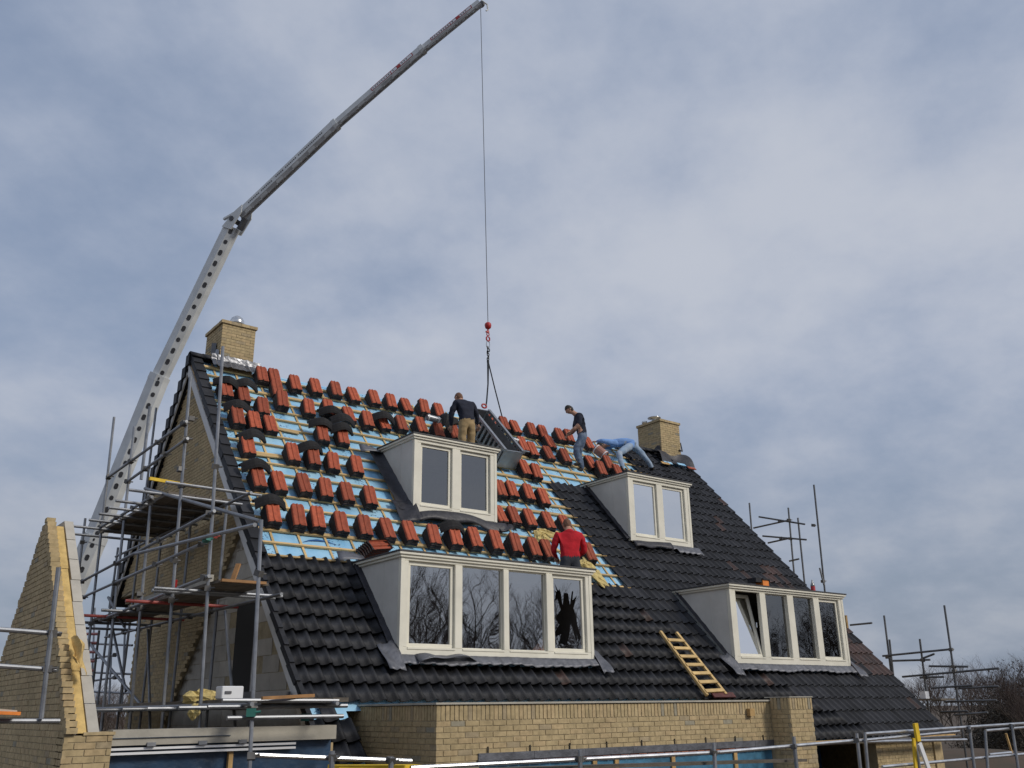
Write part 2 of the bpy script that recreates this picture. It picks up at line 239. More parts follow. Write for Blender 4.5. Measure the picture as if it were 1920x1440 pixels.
# ------------------------------------------------------------------ mesh helpers
class MB:
    def __init__(s): s.v = []; s.f = []; s.mi = []
    def vert(s, p): s.v.append(tuple(p)); return len(s.v)-1
    def face(s, idx, mi=0): s.f.append(tuple(idx)); s.mi.append(mi)
    def poly(s, pts, mi=0): s.face([s.vert(p) for p in pts], mi)
    def box(s, a, b, mi=0, M4=None):
        a, b = Vector(a), Vector(b)
        c = [Vector((x, y, z)) for z in (a.z, b.z) for y in (a.y, b.y) for x in (a.x, b.x)]
        if M4: c = [M4 @ p for p in c]
        i = [s.vert(p) for p in c]
        for q in ((0,2,3,1),(4,5,7,6),(0,1,5,4),(2,6,7,3),(0,4,6,2),(1,3,7,5)): s.face([i[k] for k in q], mi)
        return s
    def bar(s, p0, p1, w, h, mi=0, up=(0,0,1), roll=0):       # box along p0->p1
        p0, p1 = Vector(p0), Vector(p1); d = (p1-p0); L = d.length; d.normalize(); u = Vector(up)
        if abs(d.dot(u)) > 0.98: u = Vector((1,0,0))
        x = d.cross(u).normalized(); u = x.cross(d)
        M4 = Matrix((x, d, u)).transposed().to_4x4(); M4.translation = p0
        return s.box((-w/2, 0, -h/2), (w/2, L, h/2), mi, M4)
    def tube(s, p0, p1, r, r2=None, seg=8, mi=0, cap=True):
        p0, p1 = Vector(p0), Vector(p1); d = (p1-p0).normalized(); u = Vector((0,0,1)) if abs(d.z) < 0.9 else Vector((1,0,0))
        x = d.cross(u).normalized(); y = d.cross(x); r2 = r if r2 is None else r2
        A = [s.vert(p0 + (x*math.cos(t)+y*math.sin(t))*r) for t in [2*math.pi*k/seg for k in range(seg)]]
        B = [s.vert(p1 + (x*math.cos(t)+y*math.sin(t))*r2) for t in [2*math.pi*k/seg for k in range(seg)]]
        for k in range(seg): s.face((A[k], B[k], B[(k+1) % seg], A[(k+1) % seg]), mi)
        if cap: s.face(A, mi); s.face(B[::-1], mi)
        return s
    def path(s, pts, rad, seg=6, mi=0):
        for k in range(len(pts)-1):
            r1 = rad[k] if isinstance(rad, (list, tuple)) else rad; r2 = rad[k+1] if isinstance(rad, (list, tuple)) else rad
            s.tube(pts[k], pts[k+1], r1, r2, seg, mi)
        return s
    def lathe(s, c, prof, seg=12, mi=0, ax=None):
        c = Vector(c); Rm = Matrix.Identity(3) if ax is None else Vector(ax).to_track_quat('Z', 'Y').to_matrix()
        rings = [[s.vert(c + Rm @ Vector((r*math.cos(2*math.pi*k/seg), r*math.sin(2*math.pi*k/seg), z))) for k in range(seg)] for r, z in prof]
        for a, b in zip(rings, rings[1:]):
            for k in range(seg): s.face((a[k], a[(k+1) % seg], b[(k+1) % seg], b[k]), mi)
        s.face(rings[0][::-1], mi); s.face(rings[-1], mi); return s
    def prism(s, pts, vec, mi=0):                                     # polygon extruded along vec
        vec = Vector(vec); A = [s.vert(p) for p in pts]; B = [s.vert(Vector(p)+vec) for p in pts]; n = len(pts)
        s.face(A[::-1], mi); s.face(B, mi)
        for k in range(n): s.face((A[k], A[(k+1) % n], B[(k+1) % n], B[k]), mi)
        return s
    def grid(s, fn, nu, nv, mi=0):
        I = [[s.vert(fn(i/nu, j/nv)) for i in range(nu+1)] for j in range(nv+1)]
        for j in range(nv):
            for i in range(nu): s.face((I[j][i], I[j][i+1], I[j+1][i+1], I[j+1][i]), mi)
        return s
    def mesh(s, name, mats, smooth=False, fix=True):
        me = bpy.data.meshes.new(name); me.from_pydata(s.v, [], s.f)
        for mm in (mats if isinstance(mats, (list, tuple)) else [mats]): me.materials.append(M[mm] if isinstance(mm, str) else mm)
        me.polygons.foreach_set('material_index', s.mi)
        if smooth: me.polygons.foreach_set('use_smooth', [True]*len(s.f))
        me.update()
        if fix:
            bm = bmesh.new(); bm.from_mesh(me); bmesh.ops.recalc_face_normals(bm, faces=bm.faces); bm.to_mesh(me); bm.free()
        return me
    def build(s, name, mats, parent=None, smooth=False, fix=True, **kw):
        return link(name, s.mesh(name, mats, smooth, fix), parent, **kw)
WLOC = {}
def link(name, me, parent=None, loc=None, mat4=None, **kw):
    o = bpy.data.objects.new(name, me); COL.objects.link(o)
    W = mat4 if mat4 is not None else Matrix.Translation(loc or (0,0,0))
    if parent is not None:
        o.parent = parent; W = WLOC[parent.name].inverted() @ W if parent.name in WLOC else W
        WLOC[o.name] = (WLOC[parent.name] if parent.name in WLOC else Matrix.Identity(4)) @ W
    else: WLOC[o.name] = W.copy()
    o.matrix_basis = W
    for k, v in kw.items(): o[k] = v
    return o
def thing(name, label, cat, loc=(0,0,0), group=None, mat4=None):
    o = bpy.data.objects.new(name, None); COL.objects.link(o); o.empty_display_size = 0.1
    o.matrix_basis = mat4 if mat4 is not None else Matrix.Translation(loc); WLOC[o.name] = o.matrix_basis.copy()
    o['label'] = label; o['category'] = cat
    if group: o['group'] = group
    return o
def tag(o, label, cat, group=None):
    o['label'] = label; o['category'] = cat
    if group: o['group'] = group
    return o
def struct(name, mb, mats, **kw):
    o = mb.build(name, mats, **kw); o['kind'] = 'structure'; return o
def bevel(o, wdt=0.006, seg=1):
    b = o.modifiers.new('bevel', 'BEVEL'); b.width = wdt; b.segments = seg; b.limit_method = 'ANGLE'; return o
# ------------------------------------------------------------------ setting: ground
g = MB()
def gh(u, v):
    x = -900 + 1900*u; y = -900 + 1900*v
    return (x, y, GZ)
g.grid(gh, 8, 8)
struct('ground', g, 'earth', fix=False)
# ================================================================== HOUSE
W = 14.65; GAUGE = 1/3.0; TW = W/70; SR = 6.31/CT; RY, RZ = 6.31, 6.31*TT
house = thing('house', 'half roofed double house with four cream dormers, yellow brick chimneys and black tiles', 'house', (0, 0, GZ))
DORM = {'A': (1.74, 5.62, .55, .62, 2.172), 'B': (3.45, 5.42, 3.085, 3.41, 4.945), 'C': (9.18, 11.22, 3.10, 3.395, 4.975), 'D': (9.32, 13.15, .545, .62, 2.18)}
def in_dormer(x, s, mgn=0.0):
    for xa, xb, yf, zb, zt in DORM.values():
        s0 = yf*CT + zb*ST; s1 = zt/ST
        if xa-mgn < x < xb+mgn and s0-mgn < s < s1+mgn: return True
    return False
# --- roof deck (blue foil over sarking), with openings under the dormers
roof = None
mb = MB()
xs = sorted(set([0.03, .63, 7.75, W-0.02] + [v for d in DORM.values() for v in (d[0]+.03, d[1]-.03)]))
ss = sorted(set([-1.0, -.1, SR] + [v for d in DORM.values() for v in (d[2]*CT+d[3]*ST+.1, d[4]/ST-.05)]))
def fine(l, st):
    out = []
    for a, b in zip(l, l[1:]):
        n = max(1, int((b-a)/st)); out += [a+(b-a)*k/n for k in range(n)]
    return out + [l[-1]]
FX, FS = fine(xs, 0.3), fine(ss, 0.25)
rr = random.Random(3)
hn = {(i, j): -0.105 + rr.uniform(-.008, .006) for i in range(len(FX)) for j in range(len(FS))}
idx = {(i, j): mb.vert(RP(FX[i], FS[j], hn[i, j])) for i in range(len(FX)) for j in range(len(FS))}
for i in range(len(FX)-1):
    for j in range(len(FS)-1):
        cx, cs = (FX[i]+FX[i+1])/2, (FS[j]+FS[j+1])/2
        if in_dormer(cx, cs, -.02) or (0.63 < cx < 7.75 and cs < -.1): continue
        mb.face((idx[i, j], idx[i+1, j], idx[i+1, j+1], idx[i, j+1]))
roof = mb.build('roof', 'foil', house, smooth=True, fix=False)
# dark sarking underneath, rear slope
BK = 1.27
mb = MB(); mb.poly([(0.05, RY, RZ-.16), (W-.05, RY, RZ-.16), (W-.05, 9.95, RZ-.16-BK*(9.95-RY)), (0.05, 9.95, RZ-.16-BK*(9.95-RY))])
mb.poly([(-.02, RY+.02, RZ-.13), (W, RY+.02, RZ-.13), (W, 10.0, RZ-.06-BK*(10.0-RY)), (-.02, 10.0, RZ-.06-BK*(10.0-RY))])
mb.build('rear_slope', 'tile', house)
mb = MB()
for k in range(21):                       # ragged verge of the rear slope
    y0 = RY + k*.18; mb.box((-.06, y0, RZ-.10-BK*(y0-RY)-.12), (.02, y0+.20, RZ-.02-BK*(y0-RY)+.03))
mb.build('rear_verge', 'tile', house)
# --- battens
def spans(s, x0, x1):
    """x intervals free of dormers at height s"""
    cuts = []
    for xa, xb, yf, zb, zt in DORM.values():
        if yf*CT+zb*ST-.05 < s < zt/ST+.02: cuts.append((xa-.04, xb+.04))
    cuts.sort(); out = []; c = x0
    for a, b in cuts:
        if a > c: out.append((c, min(a, x1)))
        c = max(c, b)
        if c >= x1: break
    if c < x1: out.append((c, x1))
    return [(a, b) for a, b in out if b-a > .1]
TOP_R = lambda x: 6.72 if x < 11.25 else (8.0 if x < 12.0 else 99)
rb = random.Random(11)
for k in range(9, 28):
    s = k*GAUGE + .02
    xe = 8.15 if s < 6.7 else (11.3 if s < 7.9 else 12.4)
    for a, b in spans(s, .2, xe):
        L = b-a; n = 2 if L > 5 else 1
        brk = [a, a+L*rb.uniform(.4, .6), b] if n == 2 else [a, b]
        for q in range(len(brk)-1):
            big = rb.random() < .2
            h = .04 if not big else .075
            j0, j1 = rb.uniform(-.012, .012), rb.uniform(-.012, .012)
            MB().bar(RP(brk[q]+.004, s+j0, -.068), RP(brk[q+1]-.004, s+j1, -.068), h, .034, up=(0, -ST, CT)).build('batten', 'batten', roof)
for k in range(25):                       # counter battens under them
    x = .42 + .49*k
    if x > 12.2: break
    s1 = SR-.05; s0 = 2.8 if x < 8.0 else (6.6 if x < 11.2 else 7.9)
    segs = [(s0, s1)]
    for xa, xb, yf, zb, zt in DORM.values():
        if xa-.05 < x < xb+.05:
            d0, d1 = yf*CT+zb*ST-.1, zt/ST+.03; ns_ = []
            for a, b in segs:
                if d1 <= a or d0 >= b: ns_.append((a, b)); continue
                if d0 > a+.1: ns_.append((a, d0))
                if d1 < b-.1: ns_.append((d1, b))
            segs = ns_
    for a, b in segs: MB().bar(RP(x, a, -.091), RP(x+rb.uniform(-.03, .03), b, -.091), .04, .012, up=(0, -ST, CT)).build('counter_batten', 'batten', roof)
# trimmer board beside dormer B and odd wide boards
for a, b, wd in (((712, 862), (760, 985), .09),):
    pa, pb = onroof(*a, -.06), onroof(*b, -.06); MB().bar(pa, pb, wd, .03, up=(0, -ST, CT)).build('trimmer_board', 'timber', roof)
for a, b in (((470, 850), (538, 858)), ((480, 795), (560, 812)), ((425, 733), (475, 748)), ((455, 921), (470, 940))):
    pa, pb = onroof(*a, -.06), onroof(*b, -.06); MB().bar(pa, pb, .10, .022, up=(0, -ST, CT)).build('board', 'batten', roof)
# --- black pantiles
def tile_profile(u):                      # u 0..1 across one tile: hollow then roll
    return -.034 + .025*math.cos(2*math.pi*(u-.80)) + .007*math.cos(4*math.pi*(u-.84))
def tile_mesh(name, matn, wd=TW*1.06, ln=.40, lip=.020, drop=-.040):
    t = MB(); N = 9
    top0 = [t.vert((wd*k/N, 0, tile_profile(k/N))) for k in range(N+1)]
    top1 = [t.vert((wd*k/N, ln, tile_profile(k/N)+drop)) for k in range(N+1)]
    bot0 = [t.vert((wd*k/N, .004, tile_profile(k/N)-lip)) for k in range(N+1)]
    for k in range(N):
        t.face((top0[k], top0[k+1], top1[k+1], top1[k])); t.face((bot0[k+1], bot0[k], top1[k], top1[k+1])); t.face((top0[k+1], top0[k], bot0[k], bot0[k+1]))
    t.face((top0[0], top1[0], bot0[0])); t.face((top0[N], bot0[N], top1[N]))
    me = t.mesh(name, matn, smooth=False, fix=False)
    for p in me.polygons: p.use_smooth = (p.index % 3 == 0)
    return me, t
TME, TMB = tile_mesh('roof_tile', 'tile'); TMER, _ = tile_mesh('rust_roof_tile', 'tile_rust')
def tiled(c, r):
    x = (c+.5)*TW; s = (r+.5)*GAUGE
    if in_dormer(x, s, .02): return False
    if r < 0:
        if x < .2: return r in (-2, -3)
        if x < .42: return r in (-1, -2, -3)
        if x < .66: return r in (-2, -3)
        return x > 7.75
    if r == 27 and x > 12.4: return True
    if r <= 8: return True
    if r < 20: return x > 8.0
    if r < 24: return x > 11.3
    return x > 12.0 and not (13.5 < x < 14.5 and r >= 26)
alltiles = []
for r in range(-3, 28):
    for c in range(70):
        if tiled(c, r): alltiles.append((depth(RP((c+.5)*TW, (r+.5)*GAUGE)), c, r))
alltiles.sort()
def tile_m4(c, r, rg):
    return Matrix.Translation(RP(c*TW, r*GAUGE - (.0 if rg is None else rg.uniform(-.008, .006)), 0.012 + rg.uniform(-.004, .004))) @ ROOFROT @ Matrix.Rotation(rg.uniform(-.012, .012), 4, 'Z')
rt = random.Random(5)
def rusty(c, r):
    x = (c+.5)*TW
    if x > 13.1 and 2 <= r <= 9: return rt.random() < .75
    if x > 12.0 and 6 <= r <= 12: return rt.random() < .3
    return rt.random() < .012
rest = {False: MB(), True: MB()}
for n, (d, c, r) in enumerate(alltiles):
    m4 = tile_m4(c, r, rt); ru = rusty(c, r)
    if n < 300: link('roof_tile', TMER if ru else TME, roof, mat4=m4)
    else:
        q = rest[ru]; b0 = len(q.v); q.v += [tuple(m4 @ Vector(p)) for p in TMB.v]; q.f += [tuple(i+b0 for i in f) for f in TMB.f]; q.mi += TMB.mi
for ru, q in rest.items():
    o = q.build('roof_tiles', 'tile_rust' if ru else 'tile', roof, smooth=False, fix=False, kind='stuff')
# --- verge tiles up the left edge
for r in range(-3, 28):
    t = MB(); up_ = r >= 9; xo = -.03 + (rt.uniform(-.012, .012))
    x1 = xo + (.20 if up_ else .07); n0 = .03; lp = .03
    if r == 18: xo += .03
    a, b = r*GAUGE-.02, r*GAUGE+GAUGE+.04
    for (xa_, xb_, na, nb) in ((xo, x1, n0-.035, n0), (xo, xo+.025, n0-(.13 if up_ else .10), n0-.03)):
        P = [RP(x, s, n + (0 if s == a else -lp)) for s in (a, b) for (x, n) in ((xa_, na), (xb_, na), (xb_, nb), (xa_, nb))]
        i = [t.vert(p) for p in P]
        for qd in ((0,1,2,3),(4,7,6,5),(0,4,5,1),(1,5,6,2),(2,6,7,3),(3,7,4,0)): t.face([i[k] for k in qd])
    if r in (9, 14, 20): pass
    t.build('verge_tile', 'tile', roof)
# barge boards
t = MB(); a0, a1 = RP(-.02, SR-.06, -.20), RP(-.02, -.9, -.05)
t.prism([a0, a1, a1 + Vector((0, .10, -.10)), a0 + Vector((0, .09, -.14))], (.03, 0, 0)); t.build('barge_board', 'bargeboard', roof)
t = MB(); t.prism([RP(.012, SR-.1, -.09), RP(.012, -.9, -.09), RP(.012, -.9, -.17), RP(.012, SR-.1, -.24)], (.025, 0, 0)); t.build('verge_board', 'timber', roof)
t = MB(); t.prism([(-.02, RY+.12, RZ-.22), (-.02, 9.85, RZ-.22-BK*(9.85-RY-.12)), (-.02, 9.80, RZ-.31-BK*(9.85-RY-.12)), (-.02, RY+.08, RZ-.34)], (.03, 0, 0)); t.build('barge_board', 'bargeboard', roof)
t = MB(); t.prism([RP(W-.01, SR-.06, -.10), RP(W-.01, -1.0, -.06), RP(W-.01, -1.0, -.24), RP(W-.01, SR-.06, -.28)], (.03, 0, 0)); t.build('barge_board', 'timber', roof)
# ridge tiles at the two ends
for x in [-.06, .20] + [12.45+.27*k for k in range(4)] + [14.42]:
    t = MB(); N = 8
    def rf(u, v, x=x): th = math.pi*(u*1.0); return (x+.30*v, RY - .135*math.cos(th), RZ - .07 + .115*math.sin(th)+.012*(1-v))
    t.grid(rf, N, 1); ob = t.build('ridge_tile', 'tile', roof, smooth=True); so_ = ob.modifiers.new('s', 'SOLIDIFY'); so_.thickness = .018
# ------------------------------------------------------------------ brick walls
BL, BH, BJ = .200, .056, .010
def brick_cells(width, z0, z1, inside, course=BH+BJ, soldier_top=None, seed=1):
    rg = random.Random(seed); out = []; z = z1; k = 0
    if soldier_top:
        u = 0
        while u < width-.02:
            out.append((u+BJ/2, min(u+BH, width)+.0, z1-soldier_top+BJ, z1)); u += BH+BJ
        z = z1-soldier_top
    while z > z0+.02:
        u = 0 if k % 2 == 0 else -(BL+BJ)/2
        while u < width-.01:
            a, b = max(u+BJ/2, .001), min(u+BL+BJ/2, width-.001)
            if b-a > .04 and inside((a+b)/2, z-course/2): out.append((a, b, z-course+BJ, z))
            u += BL+BJ
        z -= course; k += 1
    return out
def add_bricks(parent, origin, ud, nd, cells, name='brick', individual=0, matn='brick', dep=.03, seed=2):
    """bricks stand 8 mm proud of the mortar face at origin; ud along wall, nd outward"""
    rg = random.Random(seed); ud, nd = Vector(ud), Vector(nd); O = Vector(origin)
    M4 = Matrix((ud, nd, Vector((0,0,1)))).transposed().to_4x4(); M4.translation = O
    cells = sorted(cells, key=lambda c: (M4 @ Vector(((c[0]+c[1])/2, 0, (c[2]+c[3])/2)) - CAM).length)
    cache = {}; q = MB()
    for n, (a, b, c, d) in enumerate(cells):
        pr = .004 + rg.uniform(-.002, .002)
        if n < individual:
            key = (round(b-a, 3), round(d-c, 3))
            if key not in cache: cache[key] = MB().box((0, -dep, 0), (key[0], .008, key[1])).mesh(name, matn)
            link(name, cache[key], parent, mat4=M4 @ Matrix.Translation((a, rg.uniform(-.006, -.001), c)))
        else:
            i = [q.vert(M4 @ Vector(p)) for p in ((a, -.01, c), (b, -.01, c), (b, -.01, d), (a, -.01, d), (a, pr, c), (b, pr, c), (b, pr, d), (a, pr, d))]
            for f in ((4,5,6,7),(0,1,5,4),(1,2,6,5),(2,3,7,6),(3,0,4,7)): q.face([i[k] for k in f])
    if q.v: q.build(name+'s', matn, parent, kind='stuff')
# left gable: block leaf with a racked-back brick leaf in front of it
def gable_top(y, off=.2): return (y*TT if y < RY else RZ-BK*(y-RY)) - off
mb = MB(); mb.prism([(.20, -.55, GZ), (.20, -.55, gable_top(-.55, .3)), (.20, RY, RZ-.3), (.20, 9.8, gable_top(9.8, .3)), (.20, 8.3, gable_top(9.8, .3)), (.20, 8.3, GZ)], (.12, 0, 0))
gable = mb.build('gable_wall', 'mortar', house)
BX = .085
def in_leaf(y, z):
    if z > gable_top(y)-.02 or z < -1.2: return False
    if y > 8.3 and z < 2.3: return False
    xe = 3.05 + (2.75-z)*.93 if z < 2.75 else -9
    return y > xe + .05*math.sin(z*40)
mb = MB()
pl = [(BX+.004, 5.75, 0), (BX+.004, 3.2, 2.72), (BX+.004, 3.0, gable_top(3.0, .24)), (BX+.004, RY, RZ-.26), (BX+.004, 9.75, gable_top(9.75, .26)), (BX+.004, 9.75, 2.25), (BX+.004, 8.3, 2.25), (BX+.004, 8.3, -1.2), (BX+.004, 6.6, -1.2)]
mb.prism(pl, (.10, 0, 0)); leaf = mb.build('brick_leaf', 'mortar', house)
cells = brick_cells(10.4, -1.2, 6.8, lambda u, z: in_leaf(9.8-u, z))
add_bricks(leaf, (BX, 9.8, 0), (0, -1, 0), (-1, 0, 0), cells)
q = MB(); rg = random.Random(4)                         # aerated blocks of the inner leaf
z = -.6; k = 0
while z < 3.6:
    y = -.5 + (.3 if k % 2 else 0)
    while y < 5.9:
        if z+.25 < gable_top(y, .32) and y+.6 < 3.1+(2.75-z)*.93+.5 and not (2.05 < y+.3 < 3.2 and -.2 < z < 1.5):
            nm = MB().box((.192-rg.uniform(0, .004), y+.004, z+.004), (.24, y+.596, z+.246)).build('block', 'block', gable)
        y += .6
    z += .25; k += 1
MB().box((.17, 2.2, -.1), (.199, 3.05, 1.5)).build('doorway_dark_panel', 'opening', gable)  # dark panel on the wall stands in for the unlit opening
MB().box((.14, 2.05, 1.5), (.191, 3.45, 1.64)).build('lintel', 'concrete', gable)
# right gable, rear wall
mb = MB(); mb.prism([(W-.35, -.45, GZ), (W-.35, -.45, -.75), (W-.35, RY, RZ-.3), (W-.35, 9.8, gable_top(9.8, .3)), (W-.35, 9.8, GZ)], (.3, 0, 0)); mb.build('gable_wall', 'brick', house)
MB().box((.25, 8.2, GZ), (W-.36, 8.3, 3.9)).build('rear_wall', 'mortar', house)
# --- front bay with flat roof
BXa, BXb, BYf, BZ = .85, 7.14, -1.89, -.075
mb = MB(); mb.box((BXa+.01, BYf+.012, -.66), (BXb, .6, BZ-.03))
mb.box((BXa+.01, BYf+.012, GZ), (1.44, BYf+.30, -.66)); mb.box((BXa+.01, BYf+.30, GZ), (BXa+.3, .6, -.66))
bay = mb.build('bay', 'mortar', house)
cells = brick_cells(BXb-BXa, -2.2, BZ-.02, lambda u, z: z > -.66 or u < .60, soldier_top=.185)
add_bricks(bay, (BXa, BYf+.008, 0), (1, 0, 0), (0, -1, 0), cells, individual=300, seed=3)
cells = brick_cells(2.45, -2.2, BZ-.02, lambda u, z: True, soldier_top=.185)
add_bricks(bay, (BXa+.006, .56, 0), (0, -1, 0), (-1, 0, 0), cells, seed=4)
MB().box((BXa-.02, BYf-.022, BZ-.012), (BXb+.0, .5, BZ+.012)).build('roof_trim', 'concrete', bay)
for k in range(7):
    x0 = 1.46 + k*.87; x1 = min(x0+.865, 7.13); MB().box((x0, BYf-.012, -.745+.0), (x1, BYf+.05, -.655)).build('lead_strip', 'lead', bay)
cells = [(u*.17+.01, u*.17+.16, -.80, -.752) for u in range(33)]
add_bricks(bay, (1.46, BYf+.01, 0), (1, 0, 0), (0, -1, 0), cells, name='lintel_brick', individual=33, matn='redbrick')
MB().box((1.46, BYf+.05, GZ), (7.13, BYf+.07, -.80)).build('blue_sheet', 'baysheet', bay)
for x in (3.35, 3.75, 4.85, 6.2): MB().box((x, BYf+.02, GZ), (x+.07, BYf+.046, -.80)).build('stud', 'timber', bay)
for k in range(9):
    x = 1.6 + k*.66; MB().box((x, BYf-.012, -.655), (x+.012, BYf-.001, -.58)).build('weep_hole', 'black', bay)
MB().box((6.55, BYf-.07, -.30), (6.66, BYf, -.19)).build('vent', 'timber', bay)
pil = MB().box((BXb, -2.258, GZ), (7.71, .3, BZ)).build('pilaster', 'mortar', house)
cells = brick_cells(.57, -2.2, BZ+.04, lambda u, z: True, soldier_top=.185); add_bricks(pil, (BXb, -2.262, 0), (1, 0, 0), (0, -1, 0), cells, individual=60, seed=6)
cells = brick_cells(.36, -2.2, BZ+.04, lambda u, z: True, soldier_top=.185); add_bricks(pil, (BXb-.004, -1.90, 0), (0, -1, 0), (-1, 0, 0), cells, individual=60, seed=7)
MB().box((BXb-.015, -2.28, BZ+.04), (7.725, -1.8, BZ+.055)).build('pilaster_cap', 'concrete', house)
# --- front wall under the right-hand eaves
EY = -.42
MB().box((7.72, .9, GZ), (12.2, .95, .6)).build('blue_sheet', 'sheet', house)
fw = MB().box((12.2, EY+.012, GZ), (W-.02, EY+.3, -.86)).build('front_wall', 'mortar', house)
cells = brick_cells(W-.02-12.2, -2.4, -.87, lambda u, z: True); add_bricks(fw, (12.2, EY+.008, 0), (1, 0, 0), (0, -1, 0), cells, individual=120, seed=8)
MB().box((7.73, -.74, -.86), (W+.05, -.70, -.775)).build('eaves_board', 'timber', house)
t = MB(); t.grid(lambda u, v: (7.75+6.95*u, -.80-.055*math.cos(math.pi*v), -.80-.055*math.sin(math.pi*v)), 1, 6); go = t.build('gutter', 'galv', house, smooth=True); go.modifiers.new('s', 'SOLIDIFY').thickness = .006
# --- dormers
OPEN = {'A': ([(1.875, 2.735), (2.875, 3.69), (3.80, 4.60), (4.735, 5.485)], .745, 2.035), 'B': ([(3.60, 4.335), (4.525, 5.265)], 3.56, 4.785),
        'C': ([(9.345, 10.105), (10.295, 11.055)], 3.535, 4.81), 'D': ([(9.50, 10.26), (10.445, 11.16), (11.37, 12.07), (12.27, 12.99)], .765, 2.045)}
SASH = {'A': (1, 0, 0, 1), 'B': (1, 1), 'C': (1, 1), 'D': (2, 0, 0, 1)}
DL = {'A': 'wide lower dormer with bare trees mirrored in its panes and one shattered pane', 'B': 'upper dormer with dark panes among the red tile stacks', 'C': 'upper dormer mirroring pale cloud amid black tiles', 'D': 'wide lower dormer with one window tilted open'}
for key, (xa, xb, yf, zb, zt) in DORM.items():
    ops, z0, z1 = OPEN[key]
    D = thing('dormer', DL[key], 'x', (xa, yf, zb)); del D['category']
    D.parent = house; D.matrix_basis = WLOC[house.name].inverted() @ WLOC[D.name]
    gl = 'glass'+key
    F = .085                                            # frame depth
    # front frame: rails, posts
    zt2 = zt-.15
    bevel(MB().box((xa, yf, zb), (xb, yf+F, z0)).build('bottom_rail', 'white', D)); bevel(MB().box((xa, yf, z1), (xb, yf+F, zt2+.06)).build('top_rail', 'white', D))
    edges = [xa] + [v for o_ in ops for v in o_] + [xb]
    for k in range(0, len(edges), 2): bevel(MB().box((edges[k], yf+.001, z0+.0005), (edges[k+1], yf+F-.001, z1-.0005)).build('post', 'white', D))
    for k, (a, b) in enumerate(ops):
        st = SASH[key][k]; bw = .062 if st else .018; yy = yf+.05
        tilt = Matrix.Identity(4)
        if st == 2:
            piv = Vector((a, yy+.03, z0)); tilt = Matrix.Translation(piv) @ Matrix.Rotation(R(-11), 4, 'X') @ Matrix.Translation(-piv)
        s_ = MB(); d1 = yy+.05
        s_.box((a+.004, yy, z0+.003), (b-.004, d1, z0+bw)); s_.box((a+.004, yy, z1-bw), (b-.004, d1, z1-.003)); s_.box((a+.004, yy+.001, z0+bw), (a+bw, d1-.001, z1-bw)); s_.box((b-bw, yy+.001, z0+bw), (b-.004, d1-.001, z1-bw))
        s_.v = [tuple(tilt @ Vector(p)) for p in s_.v]
        so2 = bevel(s_.build('sash' if st else 'glazing_bead', 'white', D), .004)
        gy = yy+.025; p = MB(); A_, B_, C_, D_ = a+bw-.006, b-bw+.006, z0+bw-.006, z1-bw+.006
        if key == 'A' and k == 3:                       # the shattered pane: shards left round a star-shaped hole
            hole = [(.16,.70),(.05,.66),(.12,.78),(.04,.83),(.16,.80),(.07,.93),(.20,.82),(.24,.85),(.30,.78),(.34,.62),(.40,.80),(.55,.79),(.60,.63),(.68,.82),(.74,.84),(.70,.70),(.86,.77),(.72,.58),(.80,.50),(.84,.36),(.95,.18),(.88,.10),(.80,.22),(.84,.06),(.70,.22),(.64,.33),(.60,.36),(.56,.24),(.46,.07),(.36,.05),(.24,.08),(.12,.03),(.26,.21),(.06,.16),(.05,.24),(.20,.34),(.07,.42),(.18,.50),(.27,.55)]
            H = [Vector((A_+(B_-A_)*u, gy, C_+(D_-C_)*v)) for u, v in hole]; Orect = [Vector((A_, gy, C_)), Vector((B_, gy, C_)), Vector((B_, gy, D_)), Vector((A_, gy, D_))]
            allp = Orect+H; flat = [[Vector((q_.x, q_.z, 0)) for q_ in Orect], [Vector((q_.x, q_.z, 0)) for q_ in H]]
            for q_ in allp: p.vert(q_)
            for tri in tessellate_polygon(flat): p.face(tri)
            p.build('broken_pane', gl, D, fix=False, label='shattered window pane with a large jagged hole')
        else:
            p.poly([tilt @ Vector(q_) for q_ in ((A_, gy, C_), (B_, gy, C_), (B_, gy, D_), (A_, gy, D_))]); p.build('pane', 'glassC' if st == 2 else gl, D, fix=False)
        if st: MB().box((b-bw+.015, yy-.0+.052, (z0+z1)/2-.05), (b-bw+.03, yy+.075, (z0+z1)/2+.05)).build('handle', 'steelcap', D)
        bevel(MB().box((a-.0, yf-.012, z0-.03), (b, yf+.03, z0+.001)).build('sill', 'white', D), .004)
    # cheeks
    for sx in (0, 1):
        x0 = xa if sx == 0 else xb-.05
        pts = [(x0, yf+F, zb-.02), (x0, yf+F, zt-.09), (x0, zt/TT+.12, zt-.09), (x0, zt/TT+.12, zt+.12-.1), ] if False else [(x0+.001, yf+F, zb-.08), (x0+.001, yf+F, zt-.09), (x0+.001, (zt-.09)/TT+.16, zt-.09)]
        MB().prism(pts, (.048, 0, 0)).build('cheek', 'cheek', D)
    MB().prism([(xa-.004, yf+F+.42, zt-.09), (xa-.004, yf+F+.43, zt-.09), (xa-.004, yf+F+.43, (yf+F+.43)*TT+.02), (xa-.004, yf+F+.42, (yf+F+.42)*TT+.02)], (.006, 0, 0)).build('panel_joint', 'cheek', D)
    for x0 in (xa-.006, xb-.06): bevel(MB().box((x0, yf-.006, zb-.01), (x0+.066, yf-.0005, zt2+.05)).build('corner_strip', 'white', D), .003)
    # flat roof: fascia in two steps and dark roofing
    yb = zt/TT+.22
    bevel(MB().box((xa-.035, yf-.035, zt2+.055), (xb+.035, yb, zt-.055)).build('fascia', 'white', D), .005)
    bevel(MB().box((xa-.065, yf-.065, zt-.0545), (xb+.065, yb, zt-.012)).build('cornice', 'white', D), .005)
    MB().box((xa-.078, yf-.078, zt-.0115), (xb+.078, yb, zt+.012)).build('roof_sheet', 'roofing', D)
